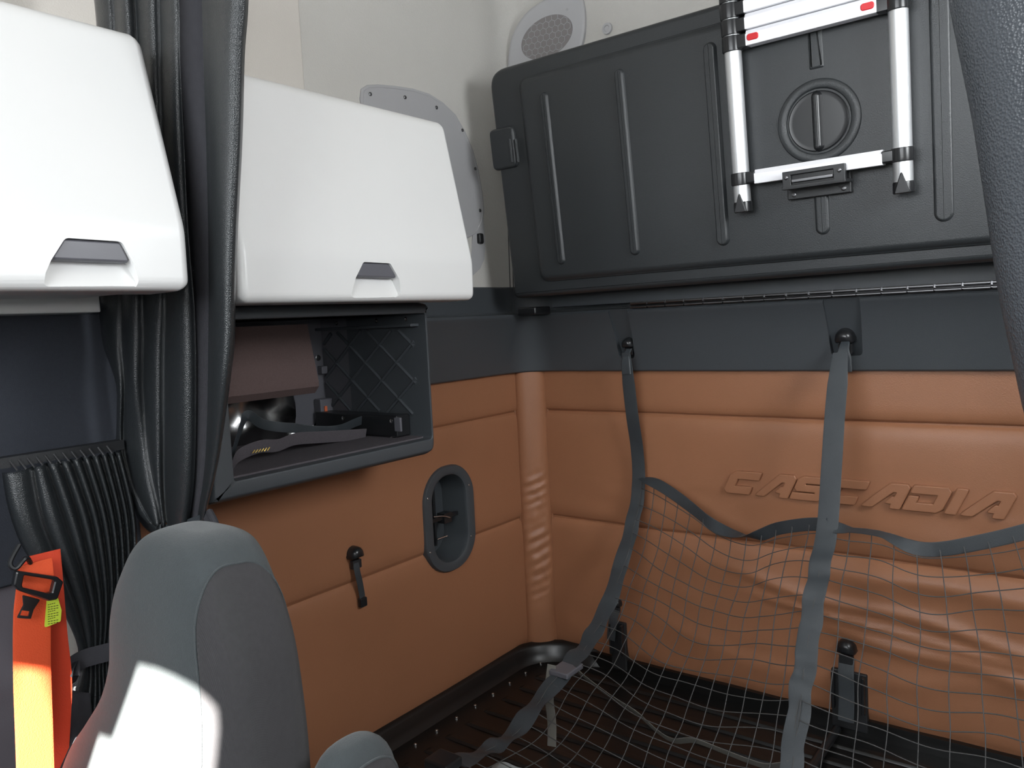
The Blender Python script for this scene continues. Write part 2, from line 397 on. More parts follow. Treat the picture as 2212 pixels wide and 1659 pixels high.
# ------------------------------------------------------------------ folded upper bunk
P0 = Vector((0, -.235, 1.800)); UPV = Vector((0, -.114, 1)).normalized()
MB = frame(P0, XF, UPV)             # local z = out of the panel towards the cab
def bq(px, py, h=.012): return loc2(MB, px, py, h)
bunk = thing('folding_bunk', P0, 'black moulded upper bunk folded up against the rear wall', 'bunk bed')
BL = bq(1150, 640, 0); TL = bq(1068, 165, 0)
xl0, xl1 = bq(1060, 230, 0).x, bq(1104, 600, 0).x
topl = bq(1110, 138, 0); topr = bq(1556, 2, 0)
slope = (topr.y-topl.y)/(topr.x-topl.x)
TOPY = (topl.y+topr.y)/2; print('bunk', xl0, xl1, 'top', topl, topr, 'bottom', bq(1150, 640, 0), bq(2140, 562, 0))
outer = rpoly([(xl0, bq(1200, 640, 0).y), (2.36, bq(2140, 562, 0).y), (2.36, TOPY), (xl0, TOPY)], [.02, .02, .06, .06], 8)
bm = bmesh.new(); plate(bm, outer, [(.018, -.10), (.0, -.08), (0, -.024), (.002, -.014), (.006, -.006), (.011, -.002), (.018, 0)], MB)
pan = obj('bunk_pan', bm, BUNKM, bunk, autos=60)
# raised field on the pan
fl = bq(1122, 215, .008).x; fb = bq(1700, 566, .008).y; ft = bq(1350, 104, .008).y
fld = rpoly([(fl, fb), (2.30, fb), (2.30, ft), (fl, ft)], .035, 8)
bm = bmesh.new(); plate(bm, fld, [(0, -.002), (.001, .003), (.004, .005), (.006, .005), (.009, .010), (.016, .013), (.022, .014)], MB, close=False); bmesh.ops.triangulate(bm, faces=[f for f in bm.faces if len(f.verts) > 4])
obj('raised_field', bm, BUNKM, pan, autos=60)
def pill(px0, py0, px1, py1, w, hgt=.010, sq=False, name='stiffening_rib'):
    a = bq(px0, py0, .014); b = bq(px1, py1, .014); c = (a+b)/2
    P = stadium(c.x, c.y, w, abs(a.y-b.y), None if not sq else .004)
    bm = bmesh.new(); plate(bm, ccw(P), [(0, .012), (.0015, .015), (.004, .014+hgt*.7), (.008, .014+hgt)], MB, close=False); return obj(name, bm, BUNKM, pan, autos=70)
pill(1176, 198, 1212, 572, .030, .008); pill(1336, 148, 1374, 552, .032); pill(1534, 90, 1562, 532, .038, .012)
pill(1756, -120, 1760, 150, .035, .004, True); pill(1775, 400, 1777, 508, .036, .006); pill(2025, -160, 2040, 480, .042, .005)
# side latch boss
q0 = bq(1066, 280, 0); q1 = bq(1122, 360, 0)
bm = bmesh.new(); P = rpoly([(xl0-.014, q1.y), (q1.x, q1.y), (q1.x, q0.y), (xl0-.014, q0.y)], .018)
plate(bm, P, [(0, -.05), (0, .0), (.003, .008), (.009, .014)], MB)
lt = obj('latch_boss', bm, BUNKM, bunk, autos=50)
for k in (0, 1):
    a_ = bq(1100+13*k, 300, .016); b_ = bq(1106+13*k, 350, .016)
    bm = bmesh.new(); tube(bm, [MB @ Vector((a_.x, a_.y, .013)), MB @ Vector((a_.x, b_.y, .013))], .0045, 8); obj('grip_ridge', bm, BUNKM, lt)
# round twist latch
cc = bq(1768, 262, .014); T = MB @ Matrix.Translation(Vector((cc.x, cc.y, 0)))
rr = (bq(1862, 262, .014).x-bq(1678, 262, .014).x)/2; print('latch r', rr)
bm = bmesh.new(); lathe(bm, [(rr, .012), (rr-.001, .016), (rr-.004, .019), (rr*.88, .020), (rr*.80, .0185), (rr*.765, .017), (rr*.755, .010)], T, 56); rg = obj('twist_latch', bm, BUNKM, bunk, autos=60)
bm = bmesh.new(); lathe(bm, [(rr*.715, .008), (rr*.715, .017), (rr*.69, .0195), (rr*.6, .0185)], T, 48); obj('dial', bm, BLACKP, rg)
bm = bmesh.new(); plate(bm, ccw(stadium(cc.x, cc.y, .021, rr*1.38)), [(-.003, .017), (0, .023), (.0035, .030), (.008, .032)], MB, close=False); obj('grip_bar', bm, BLACKP, rg, autos=60)
# underside flap between pan and hinge, then the long hinge with two rows of knuckles
hz = TRT+.012
bm = bmesh.new(); yb = -.10
box(bm, (.20, -.106, hz+.006), (2.36, -.098, 1.90)); obj('hinge_leaf', bm, TRIM, bunk, smooth=False)
hg = None
bm = bmesh.new(); hx0 = at(1365, 668, 1, -.1).x
tube(bm, [(hx0, -.106, hz-.004), (2.4, -.106, hz-.004)], .0022, 8); box(bm, (hx0, -.104, hz-.008), (2.4, -.094, hz+.006)); hg = obj('piano_hinge', bm, DSTEEL, bunk)
x = hx0; k = 0
while x < 2.34:
    for rr_, zz, nm in ((.0045, hz+.003, 'hinge_knuckle'), (.0038, hz-.0085, 'hinge_knuckle')):
        bm = bmesh.new(); tube(bm, [(x+.001, -.109, zz), (x+.0565, -.109, zz)], rr_, 10); obj(nm, bm, DSTEEL, hg)
    x += .06; k += 1
# tether cords at the left end
bm = bmesh.new()
for dx in (0, 7): tube(bm, smoothpath([at(1096+dx, 440, 1, -.16), at(1100+dx, 560, 1, -.15), at(1104+dx, 672, 1, -.13)], 6), .0015, 6)
obj('tether_cord', bm, SATINP, bunk)
bm = bbox((.115, -.19, 1.764), (.19, -.10, 1.79), .006); obj('pivot_bracket', bm, BLACKP, bunk)

# ------------------------------------------------------------------ telescopic ladder stowed on the bunk
MLd = MB @ Matrix.Translation(Vector((0, 0, .052)))
def lq(px, py, h=0): return loc2(MLd, px, py, h)
lad = thing('telescopic_ladder', MLd @ Vector((.9, .2, 0)), 'silver telescopic ladder with white rungs clipped to the folded bunk', 'ladder')
eL0 = lq(1582, 110); eL1 = lq(1605, 430); eR0 = lq(1941, 10); eR1 = lq(1950, 380)
rw = (lq(1602, 250).x-lq(1567, 250).x)/2; print('rail', eL0, eL1, eR0, eR1, rw)
xL = (eL0.x+eL1.x)/2; xR = (eR0.x+eR1.x)/2
tilt = lambda x: 0
RAILS = []
for X, b0 in ((xL, lq(1600, 440)), (xR, lq(1951, 396))):
    yb_ = b0.y; yt = 1.2
    bm = bmesh.new(); tube(bm, [MLd @ Vector((X, yb_, 0)), MLd @ Vector((X, yt, 0))], rw, 24); r_ = obj('side_rail', bm, ALU, lad)
    # foot with wedge shaped cap
    bm = bmesh.new(); lathe(bm, [(rw*1.02, -.022), (rw*1.1, -.020), (rw*1.1, .0), (rw*1.04, .004)], MLd @ frame((X, yb_, 0), XF, (0, 0, -1)), 24); ft_ = obj('foot_cap', bm, BLACKP, lad)
    bm = bmesh.new(); P = rpoly([(X-rw*.8, yb_-.022), (X+rw*.8, yb_-.022), (X, yb_+.03)], .004)
    plate(bm, P, [(0, rw*.5), (0, rw*1.02), (.002, rw*1.14)], MLd); obj('wedge_pad', bm, SATINP, ft_)
# lower rung with collars
def collar(X, y0, y1, side, name='collar', par=lad, m=BLACKP):
    bm = bmesh.new(); P = stadium(0, 0, rw*2.3, rw*2.5, rw*1.12, 8)
    L = [[MLd @ Vector((X+p.x*s, y, p.y*s)) for p in P] for y, s in ((y0, .94), (y0+.002, 1), (y1-.002, 1), (y1, .94))]; rings(bm, L)
    c = obj(name, bm, m, par, autos=50)
    bm = bmesh.new(); a_ = X+side*rw*.5; b_ = X+side*rw*2.0; 
    bmx = bbox((min(a_, b_), y0+.002, -.014), (max(a_, b_), y1-.002, .018), .003, M=MLd); bm.free(); obj('rung_socket', bmx, m, c); return c
yl = lq(1596, 383).y; yr = lq(1945, 338).y; print('lower rung y', yl, yr, lq(1770, 364).y)
yr_ = (yl+yr)/2
collar(xL, yr_-.016, yr_+.014, 1); collar(xR, yr_-.016, yr_+.014, -1)
def rung(y0, y1, name='rung'):
    P = rpoly([(y0, .018), (y1-.010, .018), (y1, .008), (y1, -.016), (y0, -.016)], .002)
    bm = bmesh.new(); L = [[MLd @ Vector((x_, p.x, p.y)) for p in P] for x_ in (xL+rw*1.9, xR-rw*1.9)]; rings(bm, L); return obj(name, bm, ALUW, lad, autos=30)
rung(yr_-.018, yr_+.016)
# collapsed stack of rungs above
ys0 = (lq(1596, 105).y+lq(1900, 30).y)/2; print('stack', lq(1596, 105).y, lq(1900, 30).y)
pitch = .0375; y = ys0
for k in range(5):
    collar(xL, y-.004, y+pitch-.006, 1); collar(xR, y-.004, y+pitch-.006, -1)
    rg_ = rung(y, y+pitch-.0015)
    if k == 0:
        for X0, X1 in ((xL+rw*2.1, xL+rw*2.1+.028), (xR-rw*2.1-.028, xR-rw*2.1)):
            bm = bmesh.new(); P = stadium((X0+X1)/2, y+.017, .028, .015, .006); plate(bm, P, [(0, .016), (0, .020), (.0015, .0212)], MLd); b_ = obj('release_button', bm, RED, rg_); b_['label'] = 'red release button'
    y += pitch
# clip bracket that holds the lower rung
br = thing('ladder_bracket', MB @ Vector((1, .1, .02)), 'black screwed bracket catching the lowest ladder rung', 'bracket')
def bqh(px, py, h): return loc2(MB, px, py, h)
a_ = bqh(1703, 432, .03); b_ = bqh(1838, 382, .03)
cy_ = (bqh(1703, 430, .03).y+bqh(1838, 410, .03).y)/2
bm = bmesh.new(); x0, x1 = a_.x, b_.x; yb0 = bqh(1770, 424, .03).y; yb1 = bqh(1770, 375, .03).y
plate(bm, rpoly([(x0, yb0), (x1, yb0), (x1, yb1+.03), (x0, yb1+.03)], .002), [(0, .012), (0, .032), (.002, .034)], MB); bp_ = obj('back_plate', bm, SATINP, br)
hx0_, hx1_ = bqh(1690, 400, .085).x, bqh(1828, 380, .085).x; hy0, hy1 = bqh(1760, 402, .085).y, bqh(1760, 362, .085).y
bmx = bbox((hx0_, hy0, .03), (hx1_, hy0+.008, .092), .002, M=MB); obj('lip', bmx, SATINP, br)
po_ = rpoly([(hx0_+.003, hy0), (hx1_-.001, hy0), (hx1_-.001, hy1), (hx0_+.003, hy1)], .002, 3)
pi_ = rpoly([(hx0_+.022, hy0+.010), (hx1_-.026, hy0+.010), (hx1_-.026, hy1-.009), (hx0_+.022, hy1-.009)], .001, 3)
bm = bmesh.new(); ringplate(bm, po_, pi_, .014, MB @ Matrix.Translation(Vector((0, 0, .078))), .001); hk = obj('front_plate', bm, SATINP, br, autos=30)
bmx = bbox((hx0_+.01, hy0+.004, .070), (hx1_-.01, hy1-.004, .0795), .001, M=MB); obj('slot_back', bmx, BLACKP, hk)
bm = bmesh.new(); lathe(bm, [(.003, -.0)]+[(.0032, .0), (.0032, .002)], frame(MB @ Vector((0, 0, 0)), XF, ZF), 6); bm.free()
bmx = bbox((hx0_+.024, (hy0+hy1)/2-.006, .086), (hx1_-.028, (hy0+hy1)/2+.001, .0925), .001, M=MB); obj('latch_tongue', bmx, DSTEEL, hk)
for X_ in (hx0_+.012, hx1_-.013): screw(hk, MB @ Matrix.Translation(Vector((X_, hy1-.014, .092))), .005, DSTEEL)
for X_ in (x0+.016, x1-.016): screw(bp_, MB @ Matrix.Translation(Vector((X_, yb0+.011, .034))), .006, DSTEEL)

# ------------------------------------------------------------------ overhead cabinets
def cabinet(Xf, y0, y1, zb, zt, lean, label, hpx, scoop_px, frame_x):
    """Xf = face at the bottom; lean = how far the top sets back"""
    t = thing('overhead_cabinet', (.02, (y0+y1)/2, zb), label, 'cabinet')
    zk = zb+.095
    sec = [(Xf-.10, zb), (Xf, zb), (Xf+.002, zk), (Xf-lean, zt), (Xf-lean-.10, zt)]
    sec = rpoly([Vector(p) for p in sec], [.002, .022, .12, .035, .002], 6)
    bm = bmesh.new(); L = []
    for s, ins in ((0, .016), (.004, .008), (.010, .003), (.018, 0)):
        L.append([Vector((p.x, y0+s, p.y)) for p in offs(sec, ins)])
    for s, ins in ((.018, 0), (.010, .003), (.004, .008), (0, .016)):
        L.append([Vector((p.x, y1-s, p.y)) for p in offs(sec, ins)])
    rings(bm, L); d = obj('cabinet_door', bm, WHITE, t, autos=50)
    body = [(.0, zb+.012), (Xf-.06, zb+.004), (Xf-.08, zb+.05), (Xf-lean-.08, zt-.03), (0, zt-.01)]
    bm = bmesh.new(); rings(bm, [[Vector((p[0], yy, p[1])) for p in body] for yy in (y0+.012, y1-.012)]); obj('cabinet_body', bm, WHITE, t)
    # finger recess
    Mf = frame((Xf, 0, 0), YF, ZF)          # local x = +Y, y = Z, z = +X
    sp = [loc2(Mf, *p) for p in scoop_px]; zt_ = max(p.y for p in sp); zlo = zb-.03
    c = bmesh.new(); P = rpoly(sp, .010, 4); zmax = max(p.y for p in P); zmin = min(p.y for p in P)
    L = [[Mf @ Vector((p.x, p.y, -.034*((p.y-zmin)/(zmax-zmin))**.7-.0)) for p in P], [Mf @ Vector((p.x, p.y, .06)) for p in P]]
    rings(c, L); bmesh.ops.recalc_face_normals(c, faces=c.faces)
    d.data.materials.append(SCOOP); cut(d, c)
    hp = [loc2(Mf, *p) for p in hpx]
    bm = bmesh.new(); P = rpoly(hp, .006, 4); plate(bm, P, [(0, -.03), (0, -.006), (.002, -.003), (.004, -.002)], Mf)
    h = obj('pull_handle', bm, TAGM, t, autos=40); h['label'] = 'dark grey pull'
    return t
z1b = 1.750+(1.673-1.50)*1.2
cab2 = cabinet(.42, at(520, 640, 0, .42).y, at(1030, 640, 0, .42).y, at(770, 652, 0, .42).z, at(962, 262, 0, .35).z, .072,
    'white overhead cabinet behind the big curtain, above the open cubby',
    [(784, 566), (842, 569), (861, 601), (770, 598)], [(784, 566), (842, 569), (862, 603), (866, 636), (852, 645), (757, 643), (768, 600)], 0)
cab1 = cabinet(.54, at(-420, 640, 0, .54).y, at(418, 620, 0, .54).y, at(330, 628, 0, .54).z, at(325, 74, 0, .46).z, .085,
    'white overhead cabinet nearest the camera, left of the big curtain',
    [(138, 514), (262, 522), (286, 568), (108, 561)], [(140, 514), (262, 522), (288, 570), (300, 606), (296, 626), (95, 618), (98, 590), (110, 562)], 0)
bm = bbox((.02, -2.6, at(100, 677, 0, .14).z), (.14, at(218, 668, 0, .14).y, at(100, 655, 0, .14).z+.02), .003); obj('base_lip', bm, WHITE, cab1)

# ------------------------------------------------------------------ open cubby under the rear cabinet
XC = .30
ya, yb = at(452, 1060, 0, XC).y, at(937, 800, 0, XC).y
za = at(935, 984, 0, XC).z; zt = at(700, 655, 0, XC).z
oy0, oy1 = at(497, 900, 0, XC).y, at(926, 800, 0, XC).y; oz0, oz1 = at(700, 998, 0, XC).z, at(700, 684, 0, XC).z
print('cubby', ya, yb, za, zt, oy0, oy1, oz0, oz1)
cub = thing('open_storage_cubby', (0, (ya+yb)/2, za), 'dark grey open storage cubby on the side wall under the rear white cabinet', 'storage box')
Mc = frame((0, 0, 0), YF, ZF)
po = rpoly([(ya, za), (yb, za), (yb, zt), (ya, zt)], [.012, .035, .008, .008], 6); pi = rpoly([(oy0, oz0), (oy1, oz0), (oy1, oz1), (oy0, oz1)], [.006, .010, .006, .006], 6)
lo = [(po, 0), (po, XC-.04), (offs(po, .004), XC-.018), (offs(po, .011), XC-.004), (offs(po, .017), XC), (offs(pi, -.004), XC), (offs(pi, -.001), XC-.002), (pi, XC-.006), (pi, .0)]
bm = bmesh.new(); LL = [[bm.verts.new(Mc @ Vector((p.x, p.y, z))) for p in P_] for P_, z in lo]; n = len(po)
for A_, B_ in zip(LL, LL[1:]+LL[:1]):
    for i in range(n): j = (i+1) % n; bm.faces.new((A_[i], A_[j], B_[j], B_[i]))
cb = obj('cubby_frame', bm, TRIM, cub, autos=40)
# liner: back, end wall, floor, top
XB_ = -.11
bm = bmesh.new(); box(bm, (XB_-.01, ya+.01, oz0-.01), (XB_, yb-.003, oz1+.01)); bk = obj('cubby_back', bm, CUBBY, cub)
bm = bmesh.new(); box(bm, (XB_, oy1+.001, oz0-.005), (XC-.04, oy1+.006, oz1)); ew = obj('cubby_end_wall', bm, CUBBY, cub)
bm = bmesh.new(); box(bm, (XB_, ya+.01, oz1), (XC-.04, yb-.003, oz1+.008)); obj('cubby_top', bm, CUBBY, cub)
bm = bbox((XB_, ya+.01, oz0-.02), (XC-.03, yb-.01, oz0+.004), .002); obj('carpet_floor', bm, CARPET, cub)
# diagonal quilting ribs on the end wall
bm = bmesh.new(); xa_, xb_ = XB_+.01, XC-.045; za_, zb_ = oz0+.06, oz1-.035; W_ = xb_-xa_; H_ = zb_-za_; st = .095
for sgn in (1, -1):
    k = -4
    while k < 8:
        pts = []
        for i in range(41):
            u = i/40*W_; v = k*st*1.0+sgn*u*.80+ (0 if sgn > 0 else .08)
            if 0 <= v <= H_: pts.append(Vector((xa_+u, oy1-.001, za_+v)))
        if len(pts) > 2: tube(bm, pts, .005, 6)
        k += 1
obj('lattice_ribs', bm, TRIM, ew)
bm = bbox((xa_, oy1-.03, oz1-.032), (xb_+.02, oy1, oz1-.024), .002); sh = obj('upper_ledge', bm, TRIM, ew)
for q in (.06, .22, .33): screw(ew, frame((xa_+q, oy1-.0005, oz1-.012), XF, (0, 0, 1)) if False else frame((xa_+q, oy1, oz1-.012), (1, 0, 0), (0, 0, 1)), .006, STEEL)
# black metal bracket low on the end wall
bm = bbox((xa_, oy1-.05, oz0+.006), (xb_-.03, oy1-.002, oz0+.062), .004); bb = obj('black_bracket', bm, BLACKP, cub); 
bm = bbox((xb_-.035, oy1-.055, oz0+.022), (xb_-.012, oy1-.048, oz0+.058), .002); obj('bracket_clip', bm, TAGM, bb)
for px, py in ((884, 912), (740, 904), (845, 948)):
    p = at(px, py, 1, oy1-.052)
    screw(bb, frame((min(p.x, xb_-.05), oy1-.050, p.z), (1, 0, 0), (0, 0, 1)), .006, STEEL)
# back fittings: clips, screws, silver insulation
p = at(703, 882, 0, XB_+.02); bmx = bbox((XB_, p.y-.024, p.z-.028), (XB_+.03, p.y+.02, p.z+.028), .003); bk1 = obj('latch_clip', bmx, TAGM, cub)
bmx = bbox((XB_+.028, p.y-.013, p.z-.008), (XB_+.034, p.y-.004, p.z+.008), .001); o = obj('orange_tab', bmx, mat('orange_tab_plastic', (190, 96, 60), .5), bk1); o['label'] = 'small orange tab'
p = at(702, 799, 0, XB_+.02); bmx = bbox((XB_, p.y-.01, p.z-.011), (XB_+.02, p.y+.01, p.z+.011), .002); obj('latch_clip', bmx, TAGM, cub)
for px, py in ((687, 773), (680, 922), (713, 693), (823, 698)):
    p = at(px, py, 0, XB_); screw(bk, frame((XB_, p.y, p.z), YF, ZF), .0085, DSTEEL)
bm = bmesh.new()                                      # crumpled silver foil seen low at the back
L = []; p0 = at(480, 930, 0, XB_+.02); p1 = at(640, 850, 0, XB_+.02)
for i in range(9):
    row = []
    for j in range(15):
        yv = p0.y-.05+(p1.y-p0.y+.05)*j/14; zv = oz0+.004+(oz0+.15-oz0-.004)*i/8
        row.append(Vector((XB_+.015+.022*noise.noise(Vector((yv*17, zv*17, 4)))+.012*noise.noise(Vector((yv*40, zv*30, 8))), yv, zv)))
    L.append(row)
rings(bm, L, closed=False)
o = obj('foil_insulation', bm, mat('crumpled_foil', (150, 150, 150), .25, metal=1, var=.2, vscale=20), cub, autos=None)
# brown carpeted flap board standing inside
bd = [at(500, 706, 0, .02), at(679, 700, 0, .02), at(685, 838, 0, .03), at(500, 853, 0, .03)]
bm = bmesh.new(); y0_, y1_ = bd[0].y-.16, (bd[1].y+bd[2].y)/2; zb_0, zt_0 = (bd[2].z+bd[3].z)/2, (bd[0].z+bd[1].z)/2
sec = [(.0, zt_0), (.03, zb_0+.012), (.03, zb_0), (.012, zb_0-.018), (.006, zb_0-.012), (-.012, zt_0)]
rings(bm, [[Vector((p[0], yy, p[1])) for p in sec] for yy in (max(y0_, ya+.015), y1_)])
tag(obj('carpeted_board', bm, BROWNC, smooth=False), 'brown carpet covered board hanging at the back of the open cubby', 'board')
# loose webbing inside the cubby
def strap_thing(pix, X, w, label, m=WEB, wv=(.2, 0, 1), name='webbing_strap'):
    bm = bmesh.new(); P = smoothpath([at(px, py, 0, xx) for px, py, xx in pix], 8)
    ribbon(bm, P, wv, w, .002); return tag(obj(name, bm, m, autos=60), label, 'strap')
strap_thing([(500, 990, .10), (520, 925, .08), (535, 897, .08), (565, 915, .10), (600, 922, .12), (640, 925, .12), (680, 930, .12), (730, 928, .12), (770, 912, .10), (800, 903, .08), (825, 908, .07), (836, 928, .07), (838, 943, .08)], 0, .024,
    'black webbing strap looping across the carpet inside the open cubby')
strap_thing([(500, 1015, .20), (515, 985, .17), (560, 965, .16), (600, 962, .15), (640, 948, .14), (700, 944, .13), (790, 938, .12)], 0, .03,
    'dark webbing strap lying flat along the cubby carpet', CARPET)
bm = bmesh.new(); p = at(805, 935, 0, .10); bmx = bbox((p.x-.02, p.y-.012, oz0+.004), (p.x+.02, p.y+.012, oz0+.02), .003); bm.free()
tag(obj('strap_buckle', bmx, TAGM), 'small grey buckle lying on the cubby carpet', 'buckle')
for i in range(6):
    p = at(545+i*6.5, 952-2*(i % 2), 0, .17); bm = bmesh.new(); tube(bm, [(p.x, p.y-.002, oz0+.026), (p.x+.003, p.y+.003, oz0+.033)], .0012, 6)
    tag(obj('brass_pin', bm, mat('brass', (200, 170, 90), .3, metal=1)), 'tiny brass pin lying on the strap in the cubby', 'pin', 'brass pins in the cubby')

# ------------------------------------------------------------------ charcoal side panel under the front cabinet, window curtain
bm = bbox((-.1, -2.7, 1.30), (.045, min(-1.46, at(262, 900, 0, .045).y+.1), at(100, 676, 0, .045).z+.03), .006)
tag(obj('side_panel', bm, BPANEL), 'charcoal fabric covered panel under the nearest white cabinet', 'wall panel')
bm = bbox((-.1, -2.7, 0), (.03, -1.66, 1.32), .004)
tag(obj('door_lining', bm, PILLAR), 'grey cab side lining behind the orange seat belt', 'wall panel')
# sharp folded flap of window curtain
def sheet(name, rows, creases, depth, dvec, m, parent=None, nv=5, pw=.7, th=.002, zext=None, flip=False):
    """pleated sheet: rows = plane positions, creases = lists of points (one list per row); depth = fold height per row"""
    L = []
    n = len(rows)
    for r in range(n):
        P = rows[r]; row = []
        for i in range(len(P)-1):
            for k in range(nv):
                t = k/nv; a = math.sin(math.pi*t)**pw
                d = depth[r] if not isinstance(depth[r], (list, tuple)) else depth[r][i]
                row.append(P[i].lerp(P[i+1], t)+dvec*(a*d))
        row.append(P[-1]); L.append(row)
    # smooth between rows
    out = []
    m_ = len(L[0])
    cols = [smoothpath([L[r][j] for r in range(n)], 6) for j in range(m_)]
    bm = bmesh.new(); R = [[c[i] for c in cols] for i in range(len(cols[0]))]
    rings(bm, R, closed=False); o = obj(name, bm, m, parent, autos=None, recalc=True)
    md = o.modifiers.new('s', 'SOLIDIFY'); md.thickness = th; return o
XW = .17
wc = thing('window_curtain', at(125, 1100, 0, XW), 'pleated black vinyl curtain tied back behind the seat below the charcoal panel', 'curtain')
ytop = [(4, 1022), (70, 1008), (100, 1000), (128, 995), (152, 992), (176, 987), (196, 984), (216, 981), (232, 978), (246, 976), (262, 974)]
ymid = [(18, 1100), (92, 1120), (140, 1120), (170, 1118), (194, 1114), (214, 1112), (232, 1110), (248, 1108), (262, 1106), (276, 1106), (292, 1108)]
ylow = [(50, 1185), (140, 1240), (176, 1240), (198, 1240), (216, 1240), (232, 1238), (246, 1236), (258, 1234), (270, 1232), (282, 1230), (296, 1226)]
ylo2 = [(112, 1280), (170, 1330), (196, 1332), (210, 1334), (222, 1334), (232, 1334), (242, 1334), (252, 1332), (262, 1330), (274, 1328), (290, 1326)]
ytie = [(168, 1400), (188, 1420), (200, 1424), (209, 1426), (217, 1427), (225, 1427), (233, 1426), (241, 1425), (250, 1424), (262, 1422), (278, 1420)]
ybt = [(150, 1480), (184, 1500), (198, 1505), (209, 1508), (218, 1510), (228, 1510), (238, 1510), (247, 1508), (256, 1506), (266, 1504), (280, 1500)]
yend = [(118, 1580), (150, 1630), (185, 1650), (200, 1660), (215, 1665), (230, 1670), (240, 1670), (250, 1670), (262, 1670), (275, 1670), (290, 1670)]
rows = [[at(x, y, 0, XW) for x, y in r] for r in (ytop, ymid, ylow, ylo2, ytie, ybt, yend)]
sheet('pleated_cloth', rows, None, [.022, .028, .026, .022, .016, .022, .03], Vector((.8, -.3, 0)).normalized(), CURT, wc, nv=6)
bm = bmesh.new(); p0, p1 = at(-60, 1022, 0, XW), at(266, 970, 0, XW); box(bm, (XW-.02, p0.y, p0.z-.0), (XW+.006, p1.y, p0.z+.018)); obj('curtain_rail', bm, SATINP, wc)
for k in range(12):
    px = 20+k*19; p = at(px, 1014-k*3.2, 0, XW); bm = bmesh.new(); tube(bm, [(XW+.006, p.y, p0.z+.012), (XW+.012, p.y+.008, p0.z-.006)], .0018, 6); obj('glider', bm, DSTEEL, wc)
# tie strap with a knotted end
tp = [(262, 1400), (236, 1408), (205, 1416), (180, 1424), (160, 1436), (146, 1448)]
bm = bmesh.new(); ribbon(bm, smoothpath([at(x, y, 0, XW+.045-.004*i) for i, (x, y) in enumerate(tp)], 6), (0, .1, 1), .034, .003); tie = obj('tie_strap', bm, FELT, wc, autos=60)
bm = bmesh.new()
for a_, b_, w_ in (((150, 1440), (128, 1468), .03), ((158, 1436), (150, 1478), .026), ((150, 1446), (122, 1452), .02)):
    ribbon(bm, smoothpath([at(*a_, 0, XW+.03), at((a_[0]+b_[0])/2+3, (a_[1]+b_[1])/2+2, 0, XW+.05), at(*b_, 0, XW+.03)], 5), (.3, .8, .5), w_, .004)
obj('tie_end', bm, FELT, tie)
# lower flared hem (grey backing)
bm = bmesh.new(); 
hem = [[at(x, y, 0, XW+.02) for x, y in r] for r in (((150, 1490), (170, 1494), (195, 1497)), ((122, 1545), (160, 1560), (200, 1560)), ((116, 1596), (150, 1594), (188, 1580)), ((104, 1659), (125, 1640), (150, 1600)))]
for r, dd in zip(hem, (.0, .03, .045, .05)): r[1] = r[1]+Vector((dd, -dd*.3, 0))
cols = [smoothpath([hem[r][j] for r in range(4)], 6) for j in range(3)]
rws = [smoothpath([c[i] for c in cols], 5) for i in range(len(cols[0]))]
rings(bm, rws, closed=False); o = obj('flared_hem', bm, FELT, wc, autos=None); md = o.modifiers.new('s', 'SOLIDIFY'); md.thickness = .002

# ------------------------------------------------------------------ orange seat belt
XS = .25
sb = thing('seat_belt', at(80, 1300, 0, XS), 'bright orange seat belt hanging beside the seat at the left', 'seat belt')
bm = bmesh.new(); ribbon(bm, smoothpath([at(72, 1215, 0, XS), at(76, 1260, 0, XS), at(70, 1330, 0, XS), at(70, 1450, 0, XS), at(74, 1570, 0, XS), at(78, 1700, 0, XS)], 6), (.0, 1, 0), .058, .0022); obj('front_webbing', bm, ORANGE, sb)
bm = bmesh.new(); ribbon(bm, smoothpath([at(90, 1195, 0, XS-.02), at(96, 1260, 0, XS-.02), at(106, 1380, 0, XS-.02), at(116, 1480, 0, XS-.02), at(112, 1590, 0, XS-.02), at(104, 1700, 0, XS-.02)], 6), (0, 1, 0), .06, .0022); obj('rear_webbing', bm, ORANGED, sb)
Ms = frame((XS+.012, 0, 0), (-.0, 1, 0), ZF)
def sq(px, py, h=0): return loc2(Ms, px, py, h)
fr_o = [sq(*p) for p in ((30, 1231), (118, 1244), (131, 1255), (118, 1292), (98, 1296), (36, 1274), (24, 1262))]
fr_i = [sq(*p) for p in ((46, 1240), (108, 1250), (112, 1254), (106, 1278), (98, 1280), (44, 1267), (42, 1262))]
fr_o, fr_i = rpoly(fr_o, .004, 4), rpoly(fr_i, .002, 4)
bm = bmesh.new(); ringplate(bm, fr_o, fr_i, .012, Ms, .002); tg = obj('tongue_frame', bm, BLACKP, sb, autos=40)
to = rpoly([sq(*p) for p in ((46, 1284), (84, 1294), (70, 1316), (64, 1336), (34, 1334), (48, 1306))], .002, 3)
bm = bmesh.new(); plate(bm, to, [(0, .003), (0, .005), (.0005, .006)], Ms); tn = obj('steel_tongue', bm, DSTEEL, tg, autos=40)
c = bmesh.new(); plate(c, rpoly([sq(*p) for p in ((44, 1317), (61, 1319), (58, 1330), (40, 1328))], .001, 2), [(0, -.01), (0, .03)], Ms); cut(tn, c)
lb = rpoly([sq(*p) for p in ((106, 1286), (128, 1288), (137, 1320), (135, 1344), (100, 1358), (104, 1310))], .003, 3)
Mlb = Ms @ Matrix.Translation(Vector((0, 0, -.008)))
bm = bmesh.new(); plate(bm, lb, [(0, 0), (0, .0012)], Mlb); lo = obj('warning_label', bm, YEL, sb, smooth=False); lo['label'] = 'yellow warning label'
bm = bmesh.new()
